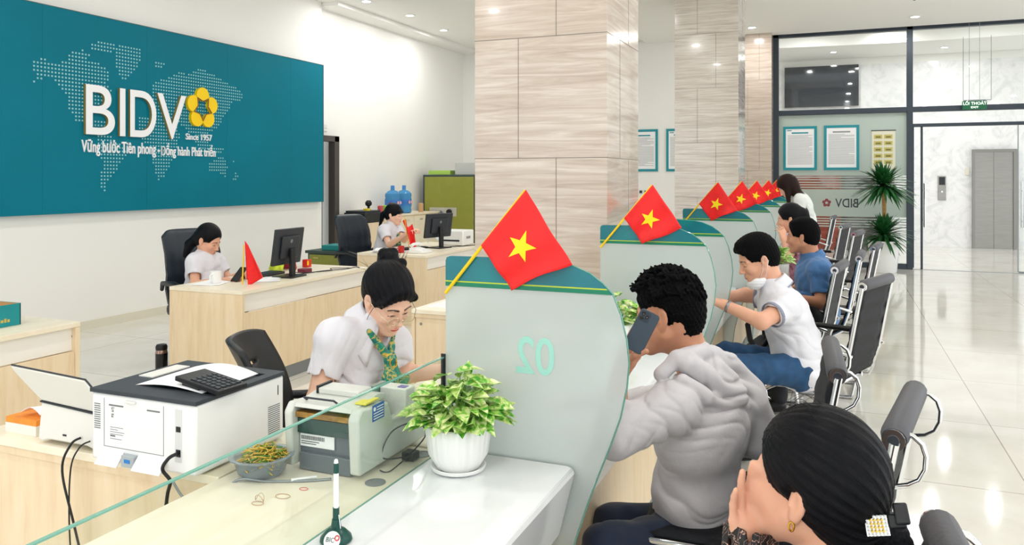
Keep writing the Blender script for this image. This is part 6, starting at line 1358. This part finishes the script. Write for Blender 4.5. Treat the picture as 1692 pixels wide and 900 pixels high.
def polo_man():
    D = 4.3; c = at(1252, 428, D); polo = mat('white_polo', '#dfdfe6', .8, sheen=.15, bump=.5, bscale=12); trim_ = mat('grey_checked_trim', '#8d93a5', .8, var=.35, vscale=260)
    T = [(at(1322, 606, D), .12, .165, .12), (at(1316, 570, D), .12, .155, .14), (at(1297, 522, D), .118, .175, .16)]; sL, sR, nk = at(1298, 508, 4.12), at(1272, 492, 4.48), at(1281, 478, D)
    arms = (at(1258, 531, 4.02), at(1196, 503, 4.12), at(1232, 487, 4.55), at(1186, 492, 4.5)); hp_ = [at(1318, 612, 4.22), at(1318, 606, 4.40)]; kn = [at(1212, 607, 4.05), at(1198, 585, 4.42)]; an = [Vector((kn[0].x+.19, kn[0].y+.05, .1)), Vector((kn[1].x+.12, kn[1].y, .1))]
    jeans = mat('blue_jeans', '#20486e', .8, var=.25, vscale=14, bump=.15, bscale=300)
    t, Rh, side, f = seated('man in a white polo shirt with a face mask under his chin, writing', c, 203, 24, 1.0, False, T, sL, sR, nk, arms, hp_, kn, an, skin_l, lip_soft, .0034, .0055, [polo], jeans, .55, .55, seed=31)
    Rc = Matrix((f, side, f.cross(side))).transposed(); col_ = collar(nk+(c-nk)*.12-f*.008, Rc, .064, .092, .036, polo, t, .6, .035, .022)
    col2 = collar(nk+(c-nk)*.12-f*.008-Vector((0, 0, .004)), Rc, .0655, .0965, .022, trim_, t, .62, .035, .026, 'collar_trim')
    for a, e in ((sL, arms[0]), (sR, arms[2])):
        d = (e-a).normalized(); q = a.lerp(e, .54); u = d.orthogonal().normalized(); v = d.cross(u); MB().tube([q-d*.014, q+d*.004], .0655, 28, cap=False).build('sleeve_trim', trim_, t, solid=.004, smooth=180)
    hp, cut, L = hair_cap(c, Rh, 1.0, .011, hl=.034)
    blob_obj('hair', hp+[ell(L(.02, 0, .105), (.07, .07, .035), Rh, .02), cap(L(.072, -.045, .078), L(.072, .045, .078), .022, .022, .02)]+cut[:1]+cut[1:], .004, [hair_short], t, lambda P: wav(P, (1, .2, .4), .016, .0012, 0, 1))
    mk = thing('face_mask', 'white face mask pulled down under the chin of the man in the white polo shirt', 'face mask', L(.06, 0, -.12)); mm = mat('mask_white', '#eff1f3', .8)
    mpr = [ell(L(.050, 0, -.100), (.058, .060, .040), Rh, .01), ell(L(.062, 0, -.118), (.045, .05, .03), Rh, .01), ell(L(.10, 0, -.058), (.06, .07, .034), Rh, .006, op='s')]
    blob_obj('mask_cloth', mpr, .004, [mm], mk, lambda P: wav(P, (0, 0, 1), .016, .0012)); 
    MB().tube([L(.045, .058, -.085), L(.02, .078, -.05), L(-.01, .088, .02), L(-.028, .086, -.01), L(.02, .075, -.09)], .0014, 5).build('ear_loop', mm, mk, smooth=180)
    MB().tube([L(.045, -.058, -.085), L(.02, -.078, -.05), L(-.01, -.088, .02)], .0014, 5).build('ear_loop', mm, mk, smooth=180)
    w = arms[1]; d = (w-arms[0]).normalized(); MB().tube([w-d*.03, w-d*.018], .031, 20, cap=False).build('wristwatch', mat('watch_grey', '#8d9296', .3, .7), t, solid=.004)
polo_man()
# ---- 5. blue shirt man ----------------------------------------------------
def blue_man():
    D = 5.6; c = at(1326, 391, D); bl = mat('blue_shirt', '#3f6ea3', .75, sheen=.2, bump=.5, bscale=14, var=.05)
    T = [(at(1352, 520, D), .125, .17, .12), (at(1350, 492, D), .12, .165, .14), (at(1347, 458, D), .12, .18, .16)]; sL, sR, nk = at(1354, 448, 5.42), at(1338, 443, 5.78), at(1342, 428, D)
    arms = (at(1357, 500, 5.36), at(1310, 492, 5.3), at(1318, 480, 5.9), at(1290, 480, 5.85)); hp_ = [at(1352, 524, 5.5), at(1350, 520, 5.7)]; kn = [at(1275, 520, 5.3), at(1270, 512, 5.65)]; an = [Vector((k.x+.05, k.y, .1)) for k in kn]
    t, Rh, side, f = seated('man with short black hair in a blue short-sleeved shirt, seated at the counter', c, 172, 6, .97, False, T, sL, sR, nk, arms, hp_, kn, an, skin_m, lip_soft, .0055, .007, [bl], mat('black_trousers2', '#22242a', .8), .72, .6, seed=41)
    Rc = Matrix((f, side, f.cross(side))).transposed(); collar(nk+(c-nk)*.1-f*.008, Rc, .064, .09, .032, bl, t, .6, .035, .02)
    hp, cut, L = hair_cap(c, Rh, .97, .010, hl=.032); blob_obj('hair', hp+[ell(L(.0, 0, .10), (.08, .07, .035), Rh, .02)]+cut, .005, [hair_short], t, lambda P: wav(P, (1, .2, .4), .018, .0012))
blue_man()
# ---- 6. pink woman ----------------------------------------------------------
def pink_woman():
    D = 6.9; c = at(1305, 362, D); pk = mat('pink_blouse', '#c98aa0', .75, var=.4, vscale=30)
    T = [(at(1335, 480, D), .12, .16, .12), (at(1330, 450, D), .11, .14, .14), (at(1322, 415, D), .11, .15, .15)]; sL, sR, nk = at(1318, 398, 6.75), at(1318, 396, 7.05), at(1318, 388, D)
    arms = (at(1302, 425, 6.7), at(1296, 398, 6.75), at(1305, 428, 7.05), at(1290, 430, 7.0)); hp_ = [at(1335, 484, 6.8), at(1335, 480, 7.0)]; kn = [at(1275, 478, 6.7), at(1270, 474, 6.95)]; an = [Vector((k.x+.05, k.y, .1)) for k in kn]
    t, Rh, side, f = seated('woman in a pink blouse mostly hidden behind the man in blue', c, 180, 10, .98, True, T, sL, sR, nk, arms, hp_, kn, an, skin_l, lip_soft, .007, .008, [pk], mat('brown_trousers', '#4a3430', .8), .7, .7, seed=51)
    hp, cut, L = hair_cap(c, Rh, .98, .013, hl=.024); blob_obj('hair', hp+cut+[ell(L(-.12, 0, .03), (.045, .05, .05), Rh, .03), cap(L(-.13, 0, .03), L(-.17, 0, -.06), .03, .015, .02)], .006, [hair_black], t, None, strand_fn(L(0, 0, .03), L(.1, 0, .04), L(-.1, 0, .04)))
pink_woman()
# ---- 7. standing woman leaning at the far counter ---------------------------
def standing_woman():
    D = 9.0; c = at(1302, 309, D); gt = mat('pale_grey_tee', '#dfe3df', .8)
    hipc = at(1335, 385, D+.1); be = at(1331, 363, D+.05); ch = at(1325, 340, D); nk = at(1314, 322, D); sL, sR = at(1323, 331, D-.17), at(1318, 328, D+.17)
    T = [(hipc, .12, .165, .13), (be, .10, .135, .14), (ch, .10, .15, .15)]; arms = (at(1319, 360, D-.2), at(1290, 352, D-.1), at(1310, 356, D+.2), at(1288, 352, D+.15))
    hp_ = [hipc+Vector((0, -.08, -.03)), hipc+Vector((0, .08, -.03))]; kn = [Vector((h.x-.02, h.y, .50)) for h in hp_]; an = [Vector((h.x+.02, h.y, .10)) for h in hp_]
    t, Rh, side, f = seated('standing woman with long brown hair in a pale grey top, leaning over the far counter', c, 186, 38, .98, True, T, sL, sR, nk, arms, hp_, kn, an, skin_f, lip_soft, .007, .008, [gt], mat('dark_blue_trousers', '#2b3442', .8), .6, .6, seed=61)
    hp, cut, L = hair_cap(c, Rh, .98, .018, hl=.01); b1 = at(1322, 326, D-.12); b2 = at(1334, 352, D-.14)
    blob_obj('hair', hp+cut+[cap(L(-.05, 0, .03), b1, .07, .055, .04), cap(b1, b2, .055, .022, .03), cap(L(.0, .05, .02), at(1303, 332, D-.1), .04, .025, .03)], .007, [hair_brown], t, None, strand_fn(L(0, 0, .03), L(.1, 0, .04), b2))
standing_woman()
# ---- 8/9. back office clerks -------------------------------------------------
def clerk1():
    D = 6.65; c = at(344, 397, D); 
    T = [(at(322, 520, D), .115, .16, .12), (at(327, 485, D), .10, .135, .14), (at(337, 449, D), .105, .15, .15)]; sR, sL, nk = at(322, 433, D-.1), at(358, 432, D+.12), at(339, 423, D)
    arms = (at(378, 462, D+.1), at(398, 452, D-.15), at(322, 470, D-.2), at(375, 463, D-.35)); hp_ = [at(330, 524, D+.05), at(322, 524, D-.1)]; f0 = Vector((.95, .2, 0)); kn = [h+f0*.42 for h in hp_]; an = [Vector((k.x, k.y, .1)) for k in kn]
    t, Rh, side, f = seated('woman clerk in a white blouse looking at a phone, below the teal wall', c, 8, 26, 1.0, True, T, sL, sR, nk, arms, hp_, kn, an, skin_l, lip_soft, .0042, .007, [white_cloth], mat('dark_skirt2', '#20262c', .7), .62, .6, seed=71, smile=True)
    Rc = Matrix((f, side, f.cross(side))).transposed(); collar(nk+(c-nk)*.1-f*.008, Rc, .056, .085, .03, white_cloth, t, .8, .035, .02)
    hp, cut, L = hair_cap(c, Rh, 1.0, .012, hl=.026); blob_obj('hair', hp+cut+[cap(L(-.09, 0, .0), L(-.13, -.02, -.10), .045, .04, .03), cap(L(-.13, -.02, -.10), L(-.12, -.03, -.2), .04, .025, .02)], .006, [hair_black], t, None, strand_fn(L(0, 0, .03), L(.1, 0, .04), L(-.1, 0, -.02)))
clerk1()
def clerk2():
    D = 9.6; c = at(651, 355, D)
    T = [(at(628, 436, D), .115, .16, .12), (at(634, 412, D), .10, .135, .14), (at(641, 390, D), .105, .15, .15)]; sR, sL, nk = at(634, 381, D-.15), at(656, 379, D+.15), at(645, 374, D)
    arms = (at(668, 396, D-.1), at(684, 382, D-.45), at(643, 404, D-.3), at(676, 384, D-.6)); hp_ = [at(630, 438, D+.08), at(628, 440, D-.1)]; f0 = Vector((.95, 0, 0)); kn = [h+f0*.42 for h in hp_]; an = [Vector((k.x, k.y, .1)) for k in kn]
    t, Rh, side, f = seated('woman clerk with fringe and ponytail handling a red flag at the farther desk', c, 4, 8, .98, True, T, sL, sR, nk, arms, hp_, kn, an, skin_f, lip_soft, .007, .008, [white_cloth], mat('dark_skirt3', '#20262c', .7), .6, .6, seed=81)
    hp, cut, L = hair_cap(c, Rh, .98, .014, hl=-.002); blob_obj('hair', hp+cut+[cap(L(-.10, 0, .03), L(-.15, 0, -.02), .035, .035, .02), cap(L(-.15, 0, -.02), L(-.17, -.01, -.16), .034, .015, .02), cap(L(.08, -.04, .05), L(.08, .04, .05), .022, .022, .02)], .007, [hair_black], t, None, strand_fn(L(0, 0, .03), L(.1, 0, .04), L(-.1, 0, .02)))
    k0 = nk+f*.10-Vector((0, 0, .07)); blob_obj('scarf', [cap(nk+f*.05-side*.05, k0, .012, .016, .01), cap(nk+f*.05+side*.05, k0, .012, .016, .01), cap(k0, k0+f*.02-Vector((0, 0, .12)), .02, .03, .01)], .006, [MATS['green_scarf_silk']], t)
clerk2()
